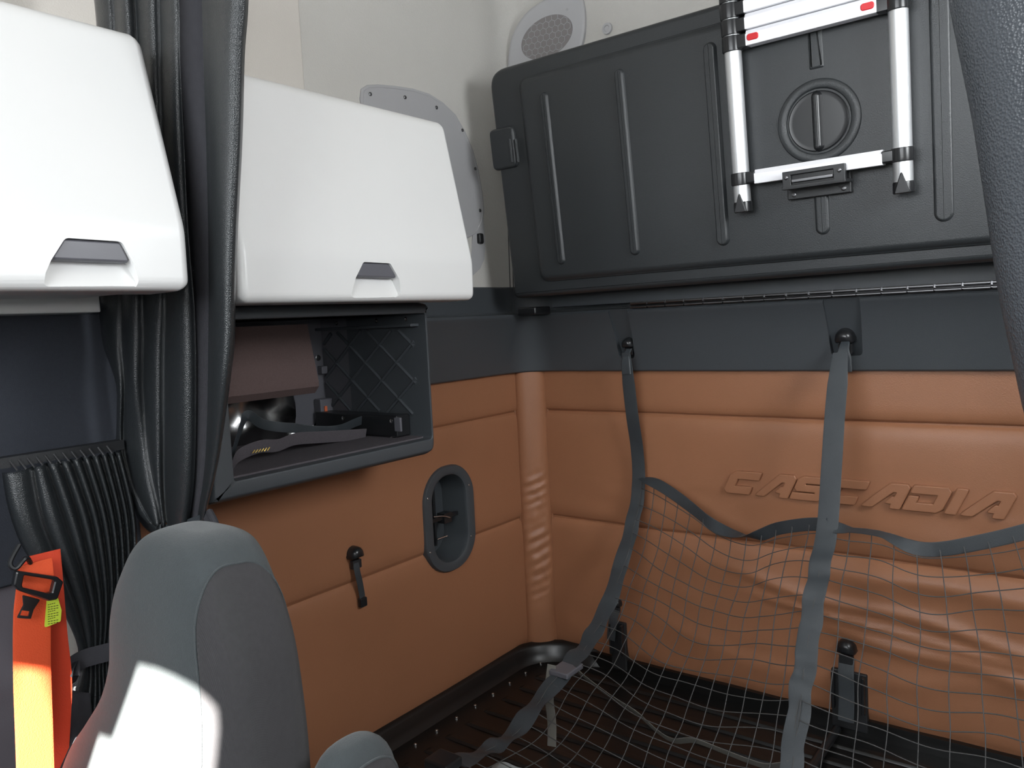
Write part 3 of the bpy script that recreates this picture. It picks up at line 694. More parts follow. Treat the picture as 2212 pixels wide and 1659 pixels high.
for i in range(9):
    y_ = 1306+i*5.2; a_ = sq(107, y_+3); b_ = sq(131 if i % 3 else 124, y_-1.5)
    for s in range(4):
        u0 = a_.lerp(b_, s/4+.01); u1 = a_.lerp(b_, s/4+.2); e = Vector((0, .0011))
        vs = [bm.verts.new(Mlb @ Vector((q.x, q.y, .0014))) for q in (u0, u1, u1+e, u0+e)]; bm.faces.new(vs)
obj('label_print', bm, INK, lo, smooth=False)
bm = bmesh.new(); tube(bm, smoothpath([at(42, 1176, 0, XS), at(22, 1215, 0, XS+.005), at(34, 1228, 0, XS+.01), at(56, 1206, 0, XS+.01), at(66, 1216, 0, XS)], 6), .004, 8); obj('hanging_loop', bm, BLACKP, sb)

# ------------------------------------------------------------------ the seat
def sup(cx, cy, w, d, z, e=3.2, n=40, sh=0):
    P = []
    for k in range(n):
        a_ = 2*math.pi*k/n; c_, s_ = math.cos(a_), math.sin(a_)
        P.append(Vector((cx+w/2*math.copysign(abs(c_)**(2/e), c_), cy+d/2*math.copysign(abs(s_)**(2/e), s_), z)))
    return P
# (z, centre x, centre y, width, depth)
SEAT = [(1.468, .606, -1.655, .04, .02), (1.467, .604, -1.655, .09, .05), (1.461, .602, -1.655, .14, .085), (1.45, .600, -1.656, .185, .112), (1.43, .598, -1.658, .225, .130), (1.40, .598, -1.661, .268, .141), (1.36, .597, -1.664, .315, .150), (1.31, .600, -1.668, .350, .155),
        (1.25, .605, -1.672, .364, .160), (1.19, .597, -1.677, .401, .166), (1.13, .573, -1.682, .465, .172), (1.07, .545, -1.687, .53, .176), (1.0, .525, -1.692, .57, .182), (.9, .52, -1.70, .59, .19), (.6, .53, -1.74, .58, .20), (.45, .55, -1.76, .55, .2)]
seat = thing('cab_seat', (.61, -1.8, .0), 'grey cloth high back cab seat in the lower left, partly sunlit', 'seat')
def dense(S, n):
    A = smoothpath([(q[1], q[2], q[0]) for q in S], n); B = smoothpath([(q[3], q[4], 0) for q in S], n); return [(a.z, a.x, a.y, b.x, b.y) for a, b in zip(A, B)]
bm = bmesh.new(); rings(bm, [sup(cx, cy, w, d, z, 3.2, 96) for z, cx, cy, w, d in dense(SEAT, 6)])
DS = dense(SEAT, 6)
sbk = obj('backrest', bm, SEATM, seat, autos=None)
def cloth_patch(S, a0, a1, z0, ztop, e, name, par, drop):
    """ribbed cloth sewn over the flank of a lofted cushion, arched at the top"""
    Zs = [q[0] for q in S][::-1]
    def pt(z, a, o):
        cx, cy, w, d = (float(np.interp(z, Zs, [q[k] for q in S][::-1])) for k in (1, 2, 3, 4))
        c_, s_ = math.cos(a), math.sin(a)
        return Vector((cx+(w/2+o)*math.copysign(abs(c_)**(2/e), c_), cy+(d/2+o)*math.copysign(abs(s_)**(2/e), s_), z))
    bm = bmesh.new(); L = []; edge = []
    for iu in range(49):
        u = -1+2*iu/48; a = math.radians(a0+(a1-a0)*(u+1)/2); zt_ = ztop-drop*(1-math.sqrt(max(0, 1-u*u)))
        L.append([pt(z0+(zt_-z0)*v/60, a, .0035*min(1, (60-v)/3+.2)*min(1, (1-abs(u))*9+.15)) for v in range(61)]); edge.append(pt(zt_, a, .0012))
    rings(bm, L, closed=False); o = obj(name, bm, SEATS, par, autos=None)
    bm = bmesh.new(); tube(bm, [pt(z0+(ztop-drop-z0)*v/30, math.radians(a0), .0012) for v in range(30)]+edge+[pt(ztop-drop-(ztop-drop-z0)*v/30, math.radians(a1), .0012) for v in range(1, 30)], .0018, 6)
    obj('seam_piping', bm, SEATM, o); return o
cloth_patch(DS, -58, 40, .5, 1.432, 3.2, 'ribbed_side_panel', seat, .10)
bm = bmesh.new(); L = []
for s, (cx_, cz_, w_, d_) in enumerate([(0, 0, .2, .1), (.0, 0, .46, .42), (0, .05, .54, .50), (0, .11, .52, .5), (0, .13, .44, .42)]):
    L.append(sup(.61, -1.98, w_, d_, .42+cz_, 4))
rings(bm, L); obj('seat_cushion', bm, SEATM, seat)
bm = bmesh.new(); lathe(bm, [(.2, 0), (.2, .03), (.13, .06), (.11, .42)], Matrix.Translation(Vector((.61, -1.95, 0))), 24); obj('pedestal', bm, BLACKP, seat)
# folded-up armrest on the inboard side
def arm_ring(z, w, d): return sup(.865, -1.612, w, d, z, 2.6, 28)
bm = bmesh.new(); rings(bm, [arm_ring(*q) for q in ((1.195, .02, .03), (1.193, .036, .06), (1.183, .056, .095), (1.160, .072, .125), (1.12, .08, .14), (1.06, .084, .146), (.9, .086, .15), (.78, .08, .15))])
ar = obj('armrest', bm, SEATM, seat, autos=None); ar['label'] = 'upright padded armrest'; md = ar.modifiers.new('s', 'SUBSURF'); md.levels = 1; md.render_levels = 1
cloth_patch([(1.19, .865, -1.612, .045, .075), (1.183, .865, -1.612, .056, .095), (1.160, .865, -1.612, .072, .125), (1.12, .865, -1.612, .08, .14), (1.06, .865, -1.612, .084, .146), (.9, .865, -1.612, .086, .15), (.78, .865, -1.612, .08, .15)], -52, 52, .80, 1.172, 2.6, 'ribbed_panel', ar, .05)

# ------------------------------------------------------------------ privacy curtain, gathered and tied (left), and its other half (right)
YC = -1.53
def cpt(x, y): return at(x, y, 1, YC)
crs = {-260: (168, 215, 270, 336, 374, 428, 541), 0: (203, 244, 290, 342, 388, 435, 537), 120: (212, 250, 296, 345, 390, 438, 529), 300: (226, 262, 302, 350, 398, 444, 524), 500: (222, 262, 306, 352, 408, 449, 514), 650: (216, 262, 308, 356, 420, 450, 509),
       740: (222, 262, 309, 353, 424, 449, 507), 830: (250, 268, 308, 352, 425, 448, 497), 950: (254, 266, 316, 352, 424, 445, 480), 1030: (256, 282, 328, 352, 421, 439, 465), 1090: (284, 306, 342, 355, 415, 430, 450), 1130: (318, 330, 348, 360, 408, 424, 444)}
pc = thing('privacy_curtain', cpt(400, 1140), 'black vinyl curtain gathered and tied, hanging between the two white cabinets', 'curtain')
ks = sorted(crs); rows = [[cpt(x, k) for x in crs[k]] for k in ks]
def dep(k):
    s = 1.0 if k < 900 else max(.45, 1-(k-900)/420)
    return [.02*s, .03*s, .022*s, .034*s, .045*s if k > 600 else .02, .002, .052*s]
dl = [dep(k)[:1]+[.042*(1 if k < 900 else .6), .03, (.034 if k < 300 else .03), (.018 if k < 300 else .052 if k > 600 else .034), .001, .056*(1 if k < 900 else .7)] for k in ks]
dl = [[r[0], r[1], r[2], r[4], r[5]+.0, r[6]] if False else [r[0], r[1], r[2], r[4], r[5], r[6]] for r in dl]
CD = Vector((.86, -.51, 0)).normalized()
pcs = sheet('pleated_cloth', rows, None, dl, CD, CURT, pc, nv=10, pw=.6)
# hook-and-loop strip along one fold
bm = bmesh.new(); ribbon(bm, smoothpath([(cpt(x[4], k)+cpt(x[5], k))/2+CD*.004 for k, x in sorted(crs.items()) if k < 1130], 6), (1, 0, 0), .0, .002) if False else None
st_rows = [[cpt(x[4]-1, k)+CD*.003, (cpt(x[4], k)+cpt(x[5], k))/2+CD*.006, cpt(x[5]+1, k)+CD*.003] for k, x in sorted(crs.items())]
bm.free(); bm = bmesh.new(); cols = [smoothpath([r[j] for r in st_rows], 6) for j in range(3)]; rings(bm, [[c[i] for c in cols] for i in range(len(cols[0]))], closed=False)
o = obj('fastening_strip', bm, FELT, pc, autos=None); md = o.modifiers.new('s', 'SOLIDIFY'); md.thickness = .002; o['label'] = 'matt black fastening strip'
# loose back flap at the left
bm = bmesh.new(); rows2 = [[at(x, y, 1, YC+.03) for x, y in r] for r in (((214, 640), (240, 640), (290, 640)), ((208, 704), (240, 690), (290, 700)), ((249, 803), (262, 780), (290, 800)), ((252, 900), (265, 880), (290, 900)), ((254, 1000), (280, 990), (300, 1000)), ((300, 1124), (320, 1110), (330, 1110)), ((352, 1166), (355, 1150), (362, 1140)))]
for r in rows2: r[1] += CD*.03
cols = [smoothpath([r[j] for r in rows2], 6) for j in range(3)]; rings(bm, [smoothpath([c[i] for c in cols], 4) for i in range(len(cols[0]))], closed=False)
o = obj('loose_fold', bm, CURT, pc, autos=None); md = o.modifiers.new('s', 'SOLIDIFY'); md.thickness = .002
# tie band and knot, flare below it hidden behind the seat
bp = [(346, 1166), (362, 1146), (400, 1134), (436, 1122), (458, 1118)]
bm = bmesh.new(); ribbon(bm, smoothpath([cpt(x, y)+CD*.03 for x, y in bp], 6), (0, .2, 1), .030, .004); tb = obj('tie_band', bm, WEB, pc, autos=60)
bm = bmesh.new()
for a_, b_ in (((452, 1100), (466, 1136)), ((446, 1104), (458, 1140)), ((440, 1110), (462, 1128))):
    tube(bm, smoothpath([cpt(*a_)+CD*.02, cpt((a_[0]+b_[0])/2+4, (a_[1]+b_[1])/2)+CD*.035, cpt(*b_)+CD*.025], 5), .006, 8)
obj('knot', bm, FELT, tb)
rows3 = [[cpt(x, 1128) for x in (340, 352, 366, 382, 400, 420, 440)], [cpt(x, 1200) for x in (330, 350, 370, 390, 410, 430, 446)], [cpt(x, 1400) for x in (300, 325, 355, 385, 415, 440, 470)]]
sheet('lower_pleats', rows3, None, [.02, .03, .035], CD, CURT, pc, nv=6)
# right half: thick padded fold close to the camera
YR = -1.55
def rpt(x, y): return at(x, y, 1, YR)
edge = [(2030, -260), (2060, 0), (2084, 130), (2110, 260), (2132, 400), (2150, 520), (2170, 650), (2198, 780), (2225, 900), (2270, 1040), (2330, 1250), (2400, 1500)]
edge = smoothpath([(x, y, 0) for x, y in edge], 4)
bm = bmesh.new(); L = []
for e in edge:
    p = rpt(e.x, e.y); row = []
    for k in range(20):
        a_ = math.pi*k/19; wv = .003*noise.noise(Vector((a_*1.5, p.z*6, 0)))
        R_ = .074
        row.append(Vector((p.x+R_*1.25*(1-math.cos(a_)), YR-(R_+wv)*math.sin(a_)**.85, p.z)))
    row.append(Vector((row[-1].x+.03, YR-.005, p.z)))
    for k in range(1, 12):
        a_ = math.pi*k/11; row.append(Vector((row[20].x+.05*(1-math.cos(a_)), YR-.006-.05*math.sin(a_), p.z)))
    L.append(row)
rings(bm, L, closed=False)
o = obj('curtain_roll', bm, CURTB, autos=None); md = o.modifiers.new('s', 'SOLIDIFY'); md.thickness = .003; md.offset = 1
tag(o, 'pebbled black vinyl curtain roll leaning down the right edge of the view', 'curtain')

# ------------------------------------------------------------------ side window cover with snap studs
Mh = frame((.004, 0, 0), YF, ZF)
def hq(px, py, h=0): return loc2(Mh, px, py, h)
oc = [(776, 214), (779, 192), (792, 184), (815, 183), (850, 186), (890, 192), (925, 203), (955, 222), (982, 248), (1003, 285), (1020, 325), (1032, 370), (1041, 420), (1044, 460), (1040, 482), (1030, 502), (1000, 520), (900, 480), (800, 330)]
P = ccw([hq(*p) for p in oc]); P = [Vector(p) for p in P]
wcov = thing('window_cover', Mh @ Vector((P[0].x, P[0].y, 0)), 'grey vinyl window cover edged with snaps, peeking out behind the rear white cabinet', 'window cover')
bm = bmesh.new(); plate(bm, P, [(0, 0), (0, .004), (.0015, .0055), (.007, .0062), (.009, .005), (.011, .0048)], Mh); obj('cover_sheet', bm, COVER, wcov, autos=30)
for px, py in ((797, 204), (872, 211), (940, 233), (996, 282), (1024, 365), (1034, 455)):
    q = hq(px, py); screw(wcov, Mh @ Matrix.Translation(Vector((q.x, q.y, .0062))), .0055, DSTEEL, 'snap_stud')
bm = bmesh.new(); P2 = ccw([hq(*p) for p in ((1020, 500), (1043, 470), (1047, 520), (1045, 560), (1036, 580), (1015, 600))]); plate(bm, P2, [(0, 0), (0, .003), (.002, .004)], Mh); obj('lower_flap', bm, COVER, wcov)
bmx = bmesh.new(); q = hq(1033, 516); plate(bmx, stadium(q.x, q.y, .022, .034, .006), [(0, .003), (0, .014), (.003, .017)], Mh); obj('black_clip', bmx, BLACKP, wcov)

# ------------------------------------------------------------------ speaker on the rounded headliner corner
O = Vector((.035, -.052, 0)); Msp = frame(O, (.265, .038, 0), ZF); cn = Msp.to_3x3() @ Vector((0, 0, 1))
def spq(px, py, h=0): return loc2(Msp, px, py, h)
spk = thing('corner_speaker', atp(1180, 90, O, cn), 'pale grey corner speaker with a honeycomb grille above the bunk', 'speaker')
ob = [(1098, 145), (1101, 110), (1108, 78), (1122, 50), (1142, 25), (1170, 5), (1200, -12), (1232, -22), (1252, -14), (1262, 10), (1265, 45), (1262, 80), (1252, 115), (1235, 150), (1180, 190), (1120, 190)]
P = smoothpath([(q.x, q.y, 0) for q in [spq(*p) for p in ob]+[spq(*ob[0])]], 3)[:-1]; P = ccw([Vector(p[:2]) for p in P])
bm = bmesh.new(); plate(bm, P, [(0, -.05), (0, .004), (.003, .007), (.010, .008)], Msp); spb = obj('bezel', bm, SPK, spk, autos=40)
gc = spq(1183, 82); gw = spq(1240, 70).x-spq(1127, 85).x; gh = (spq(1183, 32).y-spq(1183, 122).y)*.98
ang = math.radians(12)
def gell(r, n=48): return [Vector((gc.x+gw/2*r*math.cos(2*math.pi*k/n)*math.cos(ang)-gh/2*r*math.sin(2*math.pi*k/n)*math.sin(ang), gc.y+gw/2*r*math.cos(2*math.pi*k/n)*math.sin(ang)+gh/2*r*math.sin(2*math.pi*k/n)*math.cos(ang))) for k in range(n)]
bm = bmesh.new(); plate(bm, gell(1), [(0, .0075), (0, .0088)], Msp, close=False); gr = obj('grille_mesh', bm, SPKD, spk, smooth=False)
bm = bmesh.new(); a_ = gw/15.2; seen = set()
def inside(q): 
    d = q-gc; u = d.x*math.cos(ang)+d.y*math.sin(ang); v = -d.x*math.sin(ang)+d.y*math.cos(ang); return (u/(gw/2))**2+(v/(gh/2))**2 < 1.02
for i in range(-10, 11):
    for j in range(-10, 11):
        c_ = gc+Vector((math.sqrt(3)*a_*(i+.5*(j % 2)), 1.5*a_*j))
        for k in range(6):
            t0, t1 = math.radians(30+60*k), math.radians(90+60*k)
            u0 = c_+Vector((math.cos(t0), math.sin(t0)))*a_; u1 = c_+Vector((math.cos(t1), math.sin(t1)))*a_
            key = (round((u0.x+u1.x)*2e3), round((u0.y+u1.y)*2e3))
            if key in seen or not (inside(u0) and inside(u1)): continue
            seen.add(key); tube(bm, [Msp @ Vector((u0.x, u0.y, .0092)), Msp @ Vector((u1.x, u1.y, .0092))], .0008, 4)
obj('honeycomb', bm, SPK, gr)
q = spq(1227, 22); screw(spb, Msp @ Matrix.Translation(Vector((q.x, q.y, .008))), .004, SPK)
# small round headliner button on the rear wall above the bunk
q = at(1312, 62, 1, -.008); bm = bmesh.new(); lathe(bm, [(.018, 0), (.017, .005), (.010, .006), (.008, .003)], frame(q, XF, ZF), 28); tag(obj('fixing_button', bm, SPK), 'pale round fixing button right of the speaker, half hidden by the bunk', 'button')

# ------------------------------------------------------------------ recessed door-release on the side padding
pk = thing('release_handle_pocket', at(970, 1120, 0, .02), 'dark grey recessed oval pocket with a release lever on the tan side wall', 'handle pocket')
Mk = frame((.0, 0, 0), YF, ZF); c1 = loc2(Mk, 970, 1004, .02); c2 = loc2(Mk, 970, 1236, .02); l1 = loc2(Mk, 916, 1120, .02); l2 = loc2(Mk, 1024, 1110, .02)
cx_, cy_ = (l1.x+l2.x)/2, (c1.y+c2.y)/2; w_, h_ = l2.x-l1.x, c1.y-c2.y; print('pocket', w_, h_)
out_ = stadium(cx_, cy_, w_, h_, w_*.46, 10); inn = stadium(cx_, cy_, w_*.66, h_*.80, w_*.31, 10)
bm = bmesh.new(); n = len(out_); lo = [(out_, .0), (out_, .020), (offs(out_, .004), .026), (offs(inn, -.014), .027), (offs(inn, -.004), .022), (inn, .012), (offs(inn, .006), -.075)]
LL = [[bm.verts.new(Mk @ Vector((p.x, p.y, z))) for p in P_] for P_, z in lo]
for A_, B_ in zip(LL, LL[1:]):
    for i in range(n): j = (i+1) % n; bm.faces.new((A_[i], A_[j], B_[j], B_[i]))
bm.faces.new(LL[-1]); obj('bezel', bm, TRIM, pk, autos=40)
c = bmesh.new(); plate(c, stadium(cx_, cy_, w_*.8, h_*.9, w_*.38, 10), [(0, -.2), (0, .1)], Mk); cut(side_pad, c)
bm = bmesh.new(); box(bm, (-.02, cx_-w_*.30, cy_-.008), (-.008, cx_+w_*.30, cy_+.004)); tube(bm, [(-.03, cx_-.02, cy_+.09), (-.03, cx_-.02, cy_-.09)], .006, 8); box(bm, (-.03, cx_-.005, cy_-.02), (.0, cx_+.03, cy_+.012)); lv = obj('release_lever', bm, BLACKP, pk, smooth=False)
bm = bmesh.new(); tube(bm, smoothpath([(-.005, cx_-.05, cy_+.012), (.0, cx_-.01, cy_+.006), (.0, cx_+.02, cy_-.006)], 5), .003, 8); obj('steel_rod', bm, STEEL, lv)
bm = bmesh.new(); tube(bm, [(-.012, cx_-.03, cy_-.065), (-.006, cx_+.01, cy_-.063)], .003, 8); obj('steel_rod', bm, STEEL, lv)
for px, py in ((924, 1077), (1013, 1048), (930, 1194), (1018, 1158)):
    q = loc2(Mk, px, py, .027); screw(pk, Mk @ Matrix.Translation(Vector((q.x, q.y, .0265))), .0032, STEEL, 'rivet')

# ------------------------------------------------------------------ anchors (dome cap + buckle) and the cargo net
def anchor(M, label, s=1.0, group=None, tail=None):
    t = thing('net_anchor', M.to_translation(), label, 'anchor')
    bm = bmesh.new(); prof_ = [(.016, 0), (.016, .010), (.0155, .016), (.0135, .021), (.009, .0245), (.004, .026)]
    L = []
    for r, h in prof_:
        row = []
        for k in range(24):
            a = 2*math.pi*k/24; x_ = r*math.cos(a); y_ = r*math.sin(a)
            if y_ < 0: x_ *= 1.12; y_ = max(y_, -.5*r) ; 
            row.append(M @ Vector((x_*s, y_*s, h*s)))
        L.append(row)
    rings(bm, L); obj('dome_cap', bm, BLACKP, t, autos=50)
    bm = bbox((-.0115*s, -.030*s, .006*s), (.0115*s, -.012*s, .016*s), .002, M=M); obj('buckle', bm, SATINP, t)
    return t
aA = anchor(frame((XA-.019, -.040, 1.660), XF, (0, -.25, 1)), 'black dome net anchor in the ledge pocket nearest the corner', 1.2)
aB = anchor(frame((XB-.008, -.040, 1.664), XF, (0, -.25, 1)), 'black dome net anchor in the ledge pocket at the right', 1.5)
pC = at(1828, 1400, 1, -.03); aC = anchor(frame((pC.x, -.012, pC.z-.0), XF, ZF), 'black dome anchor low on the rear padding above the black bracket', 1.6)
pD = at(1330, 1305, 1, -.03); aD = anchor(frame((pD.x, -.012, pD.z), XF, ZF), 'black dome anchor low on the rear padding behind the left net strap', 1.0)
pE = at(765, 1196, 0, .02); aE = anchor(frame((.010, pE.y, pE.z), YF, ZF), 'black dome anchor with a short dangling strap on the tan side wall', 1.35)
bm = bmesh.new(); tl = smoothpath([at(769, 1215, 0, .03), at(772, 1235, 0, .032), at(778, 1262, 0, .03), at(783, 1290, 0, .028)], 6); ribbon(bm, tl, (0, 1, 0), .020, .003); obj('tail_strap', bm, WEB, aE)
q = at(785, 1300, 0, .03); bmx = bbox((.02, q.y-.012, q.z-.014), (.034, q.y+.012, q.z+.012), .003); obj('end_buckle', bmx, BLACKP, aE)
bm = bmesh.new(); ribbon(bm, smoothpath([(pC.x, -.03, pC.z-.03), (pC.x+.002, -.045, pC.z-.07), (pC.x+.004, -.05, pC.z-.13), (pC.x+.004, -.06, pC.z-.20)], 6), (1, 0, 0), .042, .003); obj('tail_strap', bm, WEB, aC)
bm = bmesh.new(); ribbon(bm, smoothpath([(pD.x, -.03, pD.z-.02), (pD.x-.006, -.045, pD.z-.06), (pD.x-.012, -.05, pD.z-.12)], 6), (1, 0, 0), .032, .003); obj('tail_strap', bm, WEB, aD)
# black latch brackets below these anchors
def lowbracket(px0, py0, px1, py1, label):
    a_ = at(px0, py0, 1, -.03); b_ = at(px1, py1, 1, -.03)
    t = thing('bunk_bracket', (a_.x, -.02, PLZ+.01), label, 'bracket')
    bmx = bbox((a_.x, -.032, PLZ+.012), (b_.x, -.006, a_.z), .004); bp0 = obj('bracket_plate', bmx, SATINP, t)
    for s_ in (a_.x+.004, b_.x-.012):
        bmx = bbox((s_, -.05, a_.z-.11), (s_+.008, -.025, a_.z-.004), .002); obj('cheek', bmx, BLACKP, t)
    return t
b1_ = lowbracket(1795, 1442, 1874, 1520, 'black latch bracket on the rear wall under the dome anchor at the right')
lowbracket(1318, 1340, 1352, 1385, 'black latch bracket at the foot of the rear wall behind the left net strap')

# net geometry: profiles in the two planes of the long straps
PA = [(1352, 762), (1358, 830), (1366, 900), (1376, 970), (1385, 1030), (1374, 1095), (1358, 1160), (1334, 1245), (1302, 1330), (1268, 1390), (1228, 1440), (1165, 1515), (1100, 1590), (1040, 1626)]
PBx = [(1815, 762), (1809, 830), (1803, 900), (1796, 1010), (1788, 1130), (1778, 1190), (1766, 1250), (1756, 1310), (1748, 1370), (1738, 1440), (1728, 1510), (1716, 1600), (1704, 1680), (1690, 1760)]
SA = [at(x, y, 0, XA) for x, y in PA]; SB = [at(x, y, 0, XB) for x, y in PBx]
for p in SA: p.y = min(p.y, -.05)
for p in SB: p.y = min(p.y, -.05)
SA += [Vector((XA, -1.02, .742))]; SB += [Vector((XB, -.78, .655)), Vector((XB, -.92, .68))]
net = thing('cargo_net', Vector(SA[4]), 'black webbing cargo net slung from the ledge down over the bunk base', 'net')
cA = smoothpath(SA, 8); cB = smoothpath(SB, 8)
def arclen(P): 
    s = [0]
    for a_, b_ in zip(P, P[1:]): s.append(s[-1]+(b_-a_).length)
    return s
def sample(P, S, s):
    s = max(0, min(S[-1]-1e-6, s)); i = int(np.searchsorted(S, s, side='right'))-1; t = (s-S[i])/(S[i+1]-S[i]); return P[i].lerp(P[i+1], t)
jA, jB = 4*8, 4*8
nA, nB = cA[jA:], cB[jB:]; lA, lB = arclen(nA), arclen(nB); print('net len', lA[-1], lB[-1])
# long straps, slightly wavy
def wave(P, X, amp):
    out = []; wvs = []
    for i, p in enumerate(P):
        k = amp*max(0, min(1, (i-jA)/20)); q = p+Vector((.0025*math.sin(i*.55)*k, .003*math.sin(i*.7)*k, .003*math.sin(i*.9+1)*k)); out.append(q)
        a_ = .25*k*math.sin(i*.8); wvs.append((math.cos(a_), .3*math.sin(a_), math.sin(a_)))
    return out, wvs
o_, w_ = wave(cA, XA, 1); bm = bmesh.new(); ribbon(bm, o_, w_, .030 if False else [float(np.interp(i, [0, 8, 30, 70], [.030, .044, .046, .056])) for i in range(len(o_))], .0025); obj('long_strap', bm, WEB, net, autos=60)
o_, w_ = wave(cB, XB, 1); bm = bmesh.new(); ribbon(bm, o_, w_, [float(np.interp(i, [0, 8, 30], [.036, .050, .051])) for i in range(len(o_))], .0025); obj('long_strap', bm, WEB, net, autos=60)
# top ends narrow into the anchor buckles
for X_, Z_, w0 in ((XA, 1.634, .022), (XB, 1.642, .028)):
    bm = bmesh.new(); ribbon(bm, [(X_, -.082, Z_+.006), (X_, -.10, Z_-.012), (X_, -.106, Z_-.035), (X_, -.103, Z_-.07)], (1, 0, 0), [w0*.8, w0, w0*1.5, w0*1.5], .007); obj('folded_end', bm, WEB, net)
# top border strap, sagging between the joints
def vplane(px, py, a_, b_):
    d = (b_-a_); n_ = Vector((d.y, -d.x, 0)); return atp(px, py, a_, n_)
JA, JB = nA[0], nB[0]; JC = Vector((1.764, JB.y-.02, JB.z+.02))
bd1 = [(1387, 1033), (1420, 1046), (1458, 1070), (1500, 1102), (1540, 1134), (1575, 1151), (1612, 1159), (1640, 1157), (1680, 1142), (1740, 1133), (1788, 1133)]
bd2 = [(1790, 1136), (1830, 1144), (1870, 1148), (1910, 1156), (1960, 1178), (2000, 1187), (2050, 1184), (2110, 1173), (2170, 1160), (2230, 1145), (2300, 1130)]
E1 = [vplane(*p, JA, JB) for p in bd1]; E2 = [vplane(*p, JB, JC) for p in bd2]
def border(E, tw):
    P = smoothpath(E, 6); wv = []; ws = []
    for i in range(len(P)):
        t = i/(len(P)-1); a_ = tw(t); wv.append((0, math.sin(a_), math.cos(a_))); ws.append(.022)
    bm = bmesh.new(); ribbon(bm, P, wv, .034, .003); return obj('border_strap', bm, WEB, net, autos=60), P
_, B1 = border(E1, lambda t: float(np.interp(t, [0, .1, .35, .58, .72, 1], [1.55, .6, .0, 1.6, 2.9, 3.3]))); _, B2 = border(E2, lambda t: float(np.interp(t, [0, .12, .3, .42, .55, 1], [.4, 1.45, 1.4, .6, 0, .2])))
b1s, b2s = arclen(B1), arclen(B2)
# netting
def surf(side, u, s):
    """side 0: between the straps, side 1: right of the second; u 0..1 across, s = length below the border"""
    if side == 0:
        pa, pb = sample(nA, lA, s*lA[-1]/1.45), sample(nB, lB, s*min(1, lB[-1]/1.45)); top = sample(B1, b1s, u*b1s[-1]); base0 = nA[0].lerp(nB[0], u)
    else:
        pa = sample(nB, lB, s*min(1, lB[-1]/1.45)); pb = pa+Vector((.648, -.03, .0)); top = sample(B2, b2s, u*b2s[-1]*.999); base0 = nB[0].lerp(nB[0]+Vector((.648, -.03, 0)), u)
        if u > .93: top = base0+Vector((0, 0, -.02))
    p = pa.lerp(pb, u); f = math.exp(-s/.45)
    p = p+(top-base0)*f
    sag = math.sin(math.pi*u)*(1-math.exp(-s/.3)); p = p+Vector((0, .02*sag if side == 0 else -.0, -.045*sag*(1 if side == 0 else .6)))
    n_ = Vector((noise.noise(Vector((u*4+side*7, s*5, 0))), noise.noise(Vector((u*4, s*5, 5+side))), noise.noise(Vector((u*4, s*5, 9+side)))))
    p = p+n_*.012*min(1, s*5)
    p.z = max(p.z, PLZ+.02); return p
LN = 1.45
for side, ncol in ((0, 13), (1, 10)):
    bm = bmesh.new()
    for i in range(ncol+1):
        tube(bm, [surf(side, i/ncol, s) for s in np.linspace(0, LN, 100)], .0014, 4)
    r = .035; 
    while r < LN:
        tube(bm, [surf(side, u, r+.006*math.sin(u*9+r*20)) for u in np.linspace(0, 1, 53)], .0014, 4); r += .062
    obj('netting', bm, CORD, net, autos=None)
# cross strap low in the net and hanging tails
JA2, JB2 = at(1236, 1436, 0, XA), at(1712, 1632, 0, XB)
cs = [(1236, 1440), (1280, 1476), (1330, 1512), (1375, 1540), (1420, 1580), (1455, 1600), (1500, 1600), (1560, 1622), (1620, 1645), (1660, 1655), (1712, 1648)]
bm = bmesh.new(); ribbon(bm, smoothpath([vplane(*p, JA2, JB2) for p in cs], 6), (.2, -.5, .6), .030, .0025); o = obj('cross_strap', bm, WEBG, net, autos=60); o['label'] = 'worn grey cross strap'
bm = bmesh.new(); ribbon(bm, smoothpath([at(1192, 1436, 0, XA-.03), at(1186, 1500, 0, XA-.03), at(1192, 1560, 0, XA-.03), at(1192, 1612, 0, XA-.03)], 6), (1, .3, 0), .026, .0025); obj('hanging_tail', bm, WEBG, net, autos=60)
q = at(1225, 1448, 0, XA); bmx = bbox((q.x-.032, q.y-.045, q.z-.004), (q.x+.030, q.y+.04, q.z+.012), .004); obj('slide_buckle', bmx, TAGM, net)
q = SA[-1]; bmx = bbox((q.x-.04, q.y-.03, q.z-.01), (q.x+.03, q.y+.03, q.z+.014), .006); obj('end_hook', bmx, BLACKP, net)

# ------------------------------------------------------------------ bunk base tray
tray = thing('lower_bunk', (1.2, -.5, 0), 'black ribbed lower bunk base without a mattress, below the cargo net', 'bunk bed')
bm = bbox((.0, -1.12, PLZ-.03), (2.42, -.014, PLZ), .004); obj('deck', bm, TRAY, tray)
bm = bbox((.02, -1.10, 0), (2.42, -.05, PLZ-.03), .004); obj('storage_base', bm, TRAY, tray)
# rolled lip along both walls
bm = bmesh.new(); L = []
lipp = [(.0, PLZ), (.055, PLZ+.001), (.045, PLZ+.010), (.034, PLZ+.030), (.028, PLZ+.052), (.018, PLZ+.062), (.0, PLZ+.064)]
def lip_path(d, z):
    R = .19; P = [(d, -1.10, z), (d, -.8, z), (d, -.5, z), (d, -R, z)]
    for k in range(1, 9):
        t = math.pi-math.pi/2*k/8; P.append((R+(R-d)*math.cos(t), -R+(R-d)*math.sin(t), z))
    return [Vector(p) for p in P+[(.24, -d*.9, z), (.27, -d*.6, PLZ+(z-PLZ)*.8), (.30, -d*.2, PLZ+(z-PLZ)*.3)]]
bm = bmesh.new(); rings(bm, list(map(list, zip(*[lip_path(d, z-.004) for d, z in [(0, UPB-.055)]+[(d, z) for d, z in lipp]])))); obj('rolled_lip', bm, TRAY, tray, autos=50)
bm = bmesh.new(); box(bm, (.2, -.026, PLZ-.002), (2.42, -.003, UPB-.012)); obj('rear_upstand', bm, TRAY, tray)
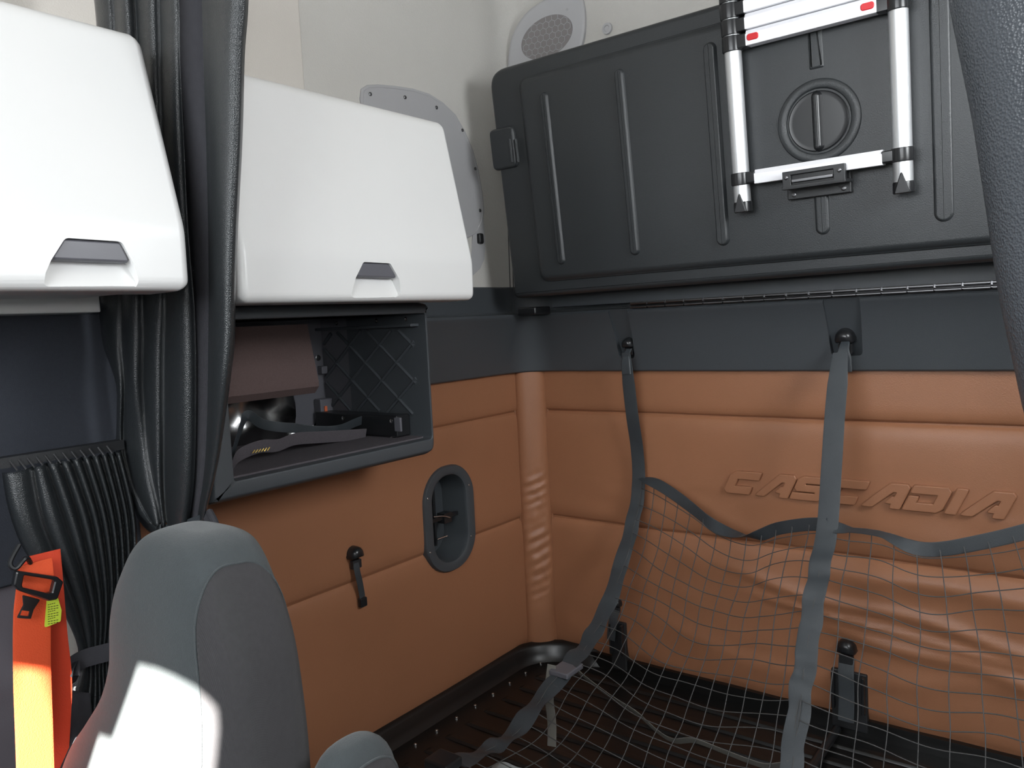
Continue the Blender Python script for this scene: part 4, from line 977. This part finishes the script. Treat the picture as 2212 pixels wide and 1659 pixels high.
# ribs across the deck and the bolts at their ends
yv = -.11; k = 0
while yv > -1.08:
    bm = bmesh.new(); P = rpoly([(yv-.017, 0), (yv+.017, 0), (yv+.010, .009), (yv-.010, .009)], .003, 3)
    rings(bm, [[Vector((x_, p.x, PLZ-.001+p.y*s)) for p in P] for x_, s in ((.13, .3), (.15, 1), (.6, 1), (1.5, 1), (2.4, 1))]); obj('deck_rib', bm, TRAY, tray, autos=40)
    bm = bmesh.new(); lathe(bm, [(.0055, -.001), (.005, .004), (.003, .006)], Matrix.Translation(Vector((.085, yv, PLZ))), 12); obj('bolt', bm, STEEL, tray)
    yv -= .09
bm = bmesh.new(); tube(bm, [(pC.x-.02, -.06, PLZ+.02), (pC.x-.02, -.55, PLZ+.03)], .012, 12); tag(obj('gas_strut', bm, BLACKP), 'black strut lying on the bunk base in front of the right bracket', 'strut')
# scrap of clear plastic wrap by the end of the left strap
bm = bmesh.new(); rws = []; q0 = at(1095, 1645, 2, .66)
for i in range(7):
    rws.append([Vector((q0.x-.04+.30*j/9, q0.y-.0-.14*i/6+.02*noise.noise(Vector((i, j, 0))*.6), .60+.05*abs(noise.noise(Vector((i*.5, j*.45, 2))))+.04*(1-i/6))) for j in range(10)])
rings(bm, rws, closed=False); md = tag(obj('plastic_wrap', bm, PLAS, autos=None), 'scrap of clear plastic wrap on the bunk base at the bottom edge', 'plastic wrap').modifiers.new('s', 'SUBSURF'); md.render_levels = 2

# ------------------------------------------------------------------ unseen sun openings, shaped so that the light lands on seat and belt
bpy.context.view_layer.update()
def sun_hole(pix, ax, v):
    wp = []
    for px, py in pix:
        P_ = at(px, py, ax, v); h_ = P_+SUN_DIR*((FRONT-P_.y)/SUN_DIR.y); wp.append(Vector((h_.x, h_.z)))
    wp = ccw(wp); c = bmesh.new(); rings(c, [[Vector((p.x+SUN_DIR.x/SUN_DIR.y*(yy-FRONT), yy, p.y+SUN_DIR.z/SUN_DIR.y*(yy-FRONT))) for p in wp] for yy in (FRONT-.2, FRONT+.1)])
    bmesh.ops.triangulate(c, faces=[f for f in c.faces if len(f.verts) > 4]); cut(wall_front, c)
    for p in wall_front.data.polygons: p.use_smooth = False
sun_hole([(280, 1437), (318, 1446), (355, 1462), (395, 1485), (420, 1508), (436, 1530), (442, 1572), (444, 1640), (442, 1760), (180, 1760), (210, 1592), (240, 1600), (250, 1560), (262, 1510)], 1, -1.765)
sun_hole([(28, 1440), (98, 1450), (150, 1590), (205, 1590), (175, 1760), (-20, 1760)], 0, .251)
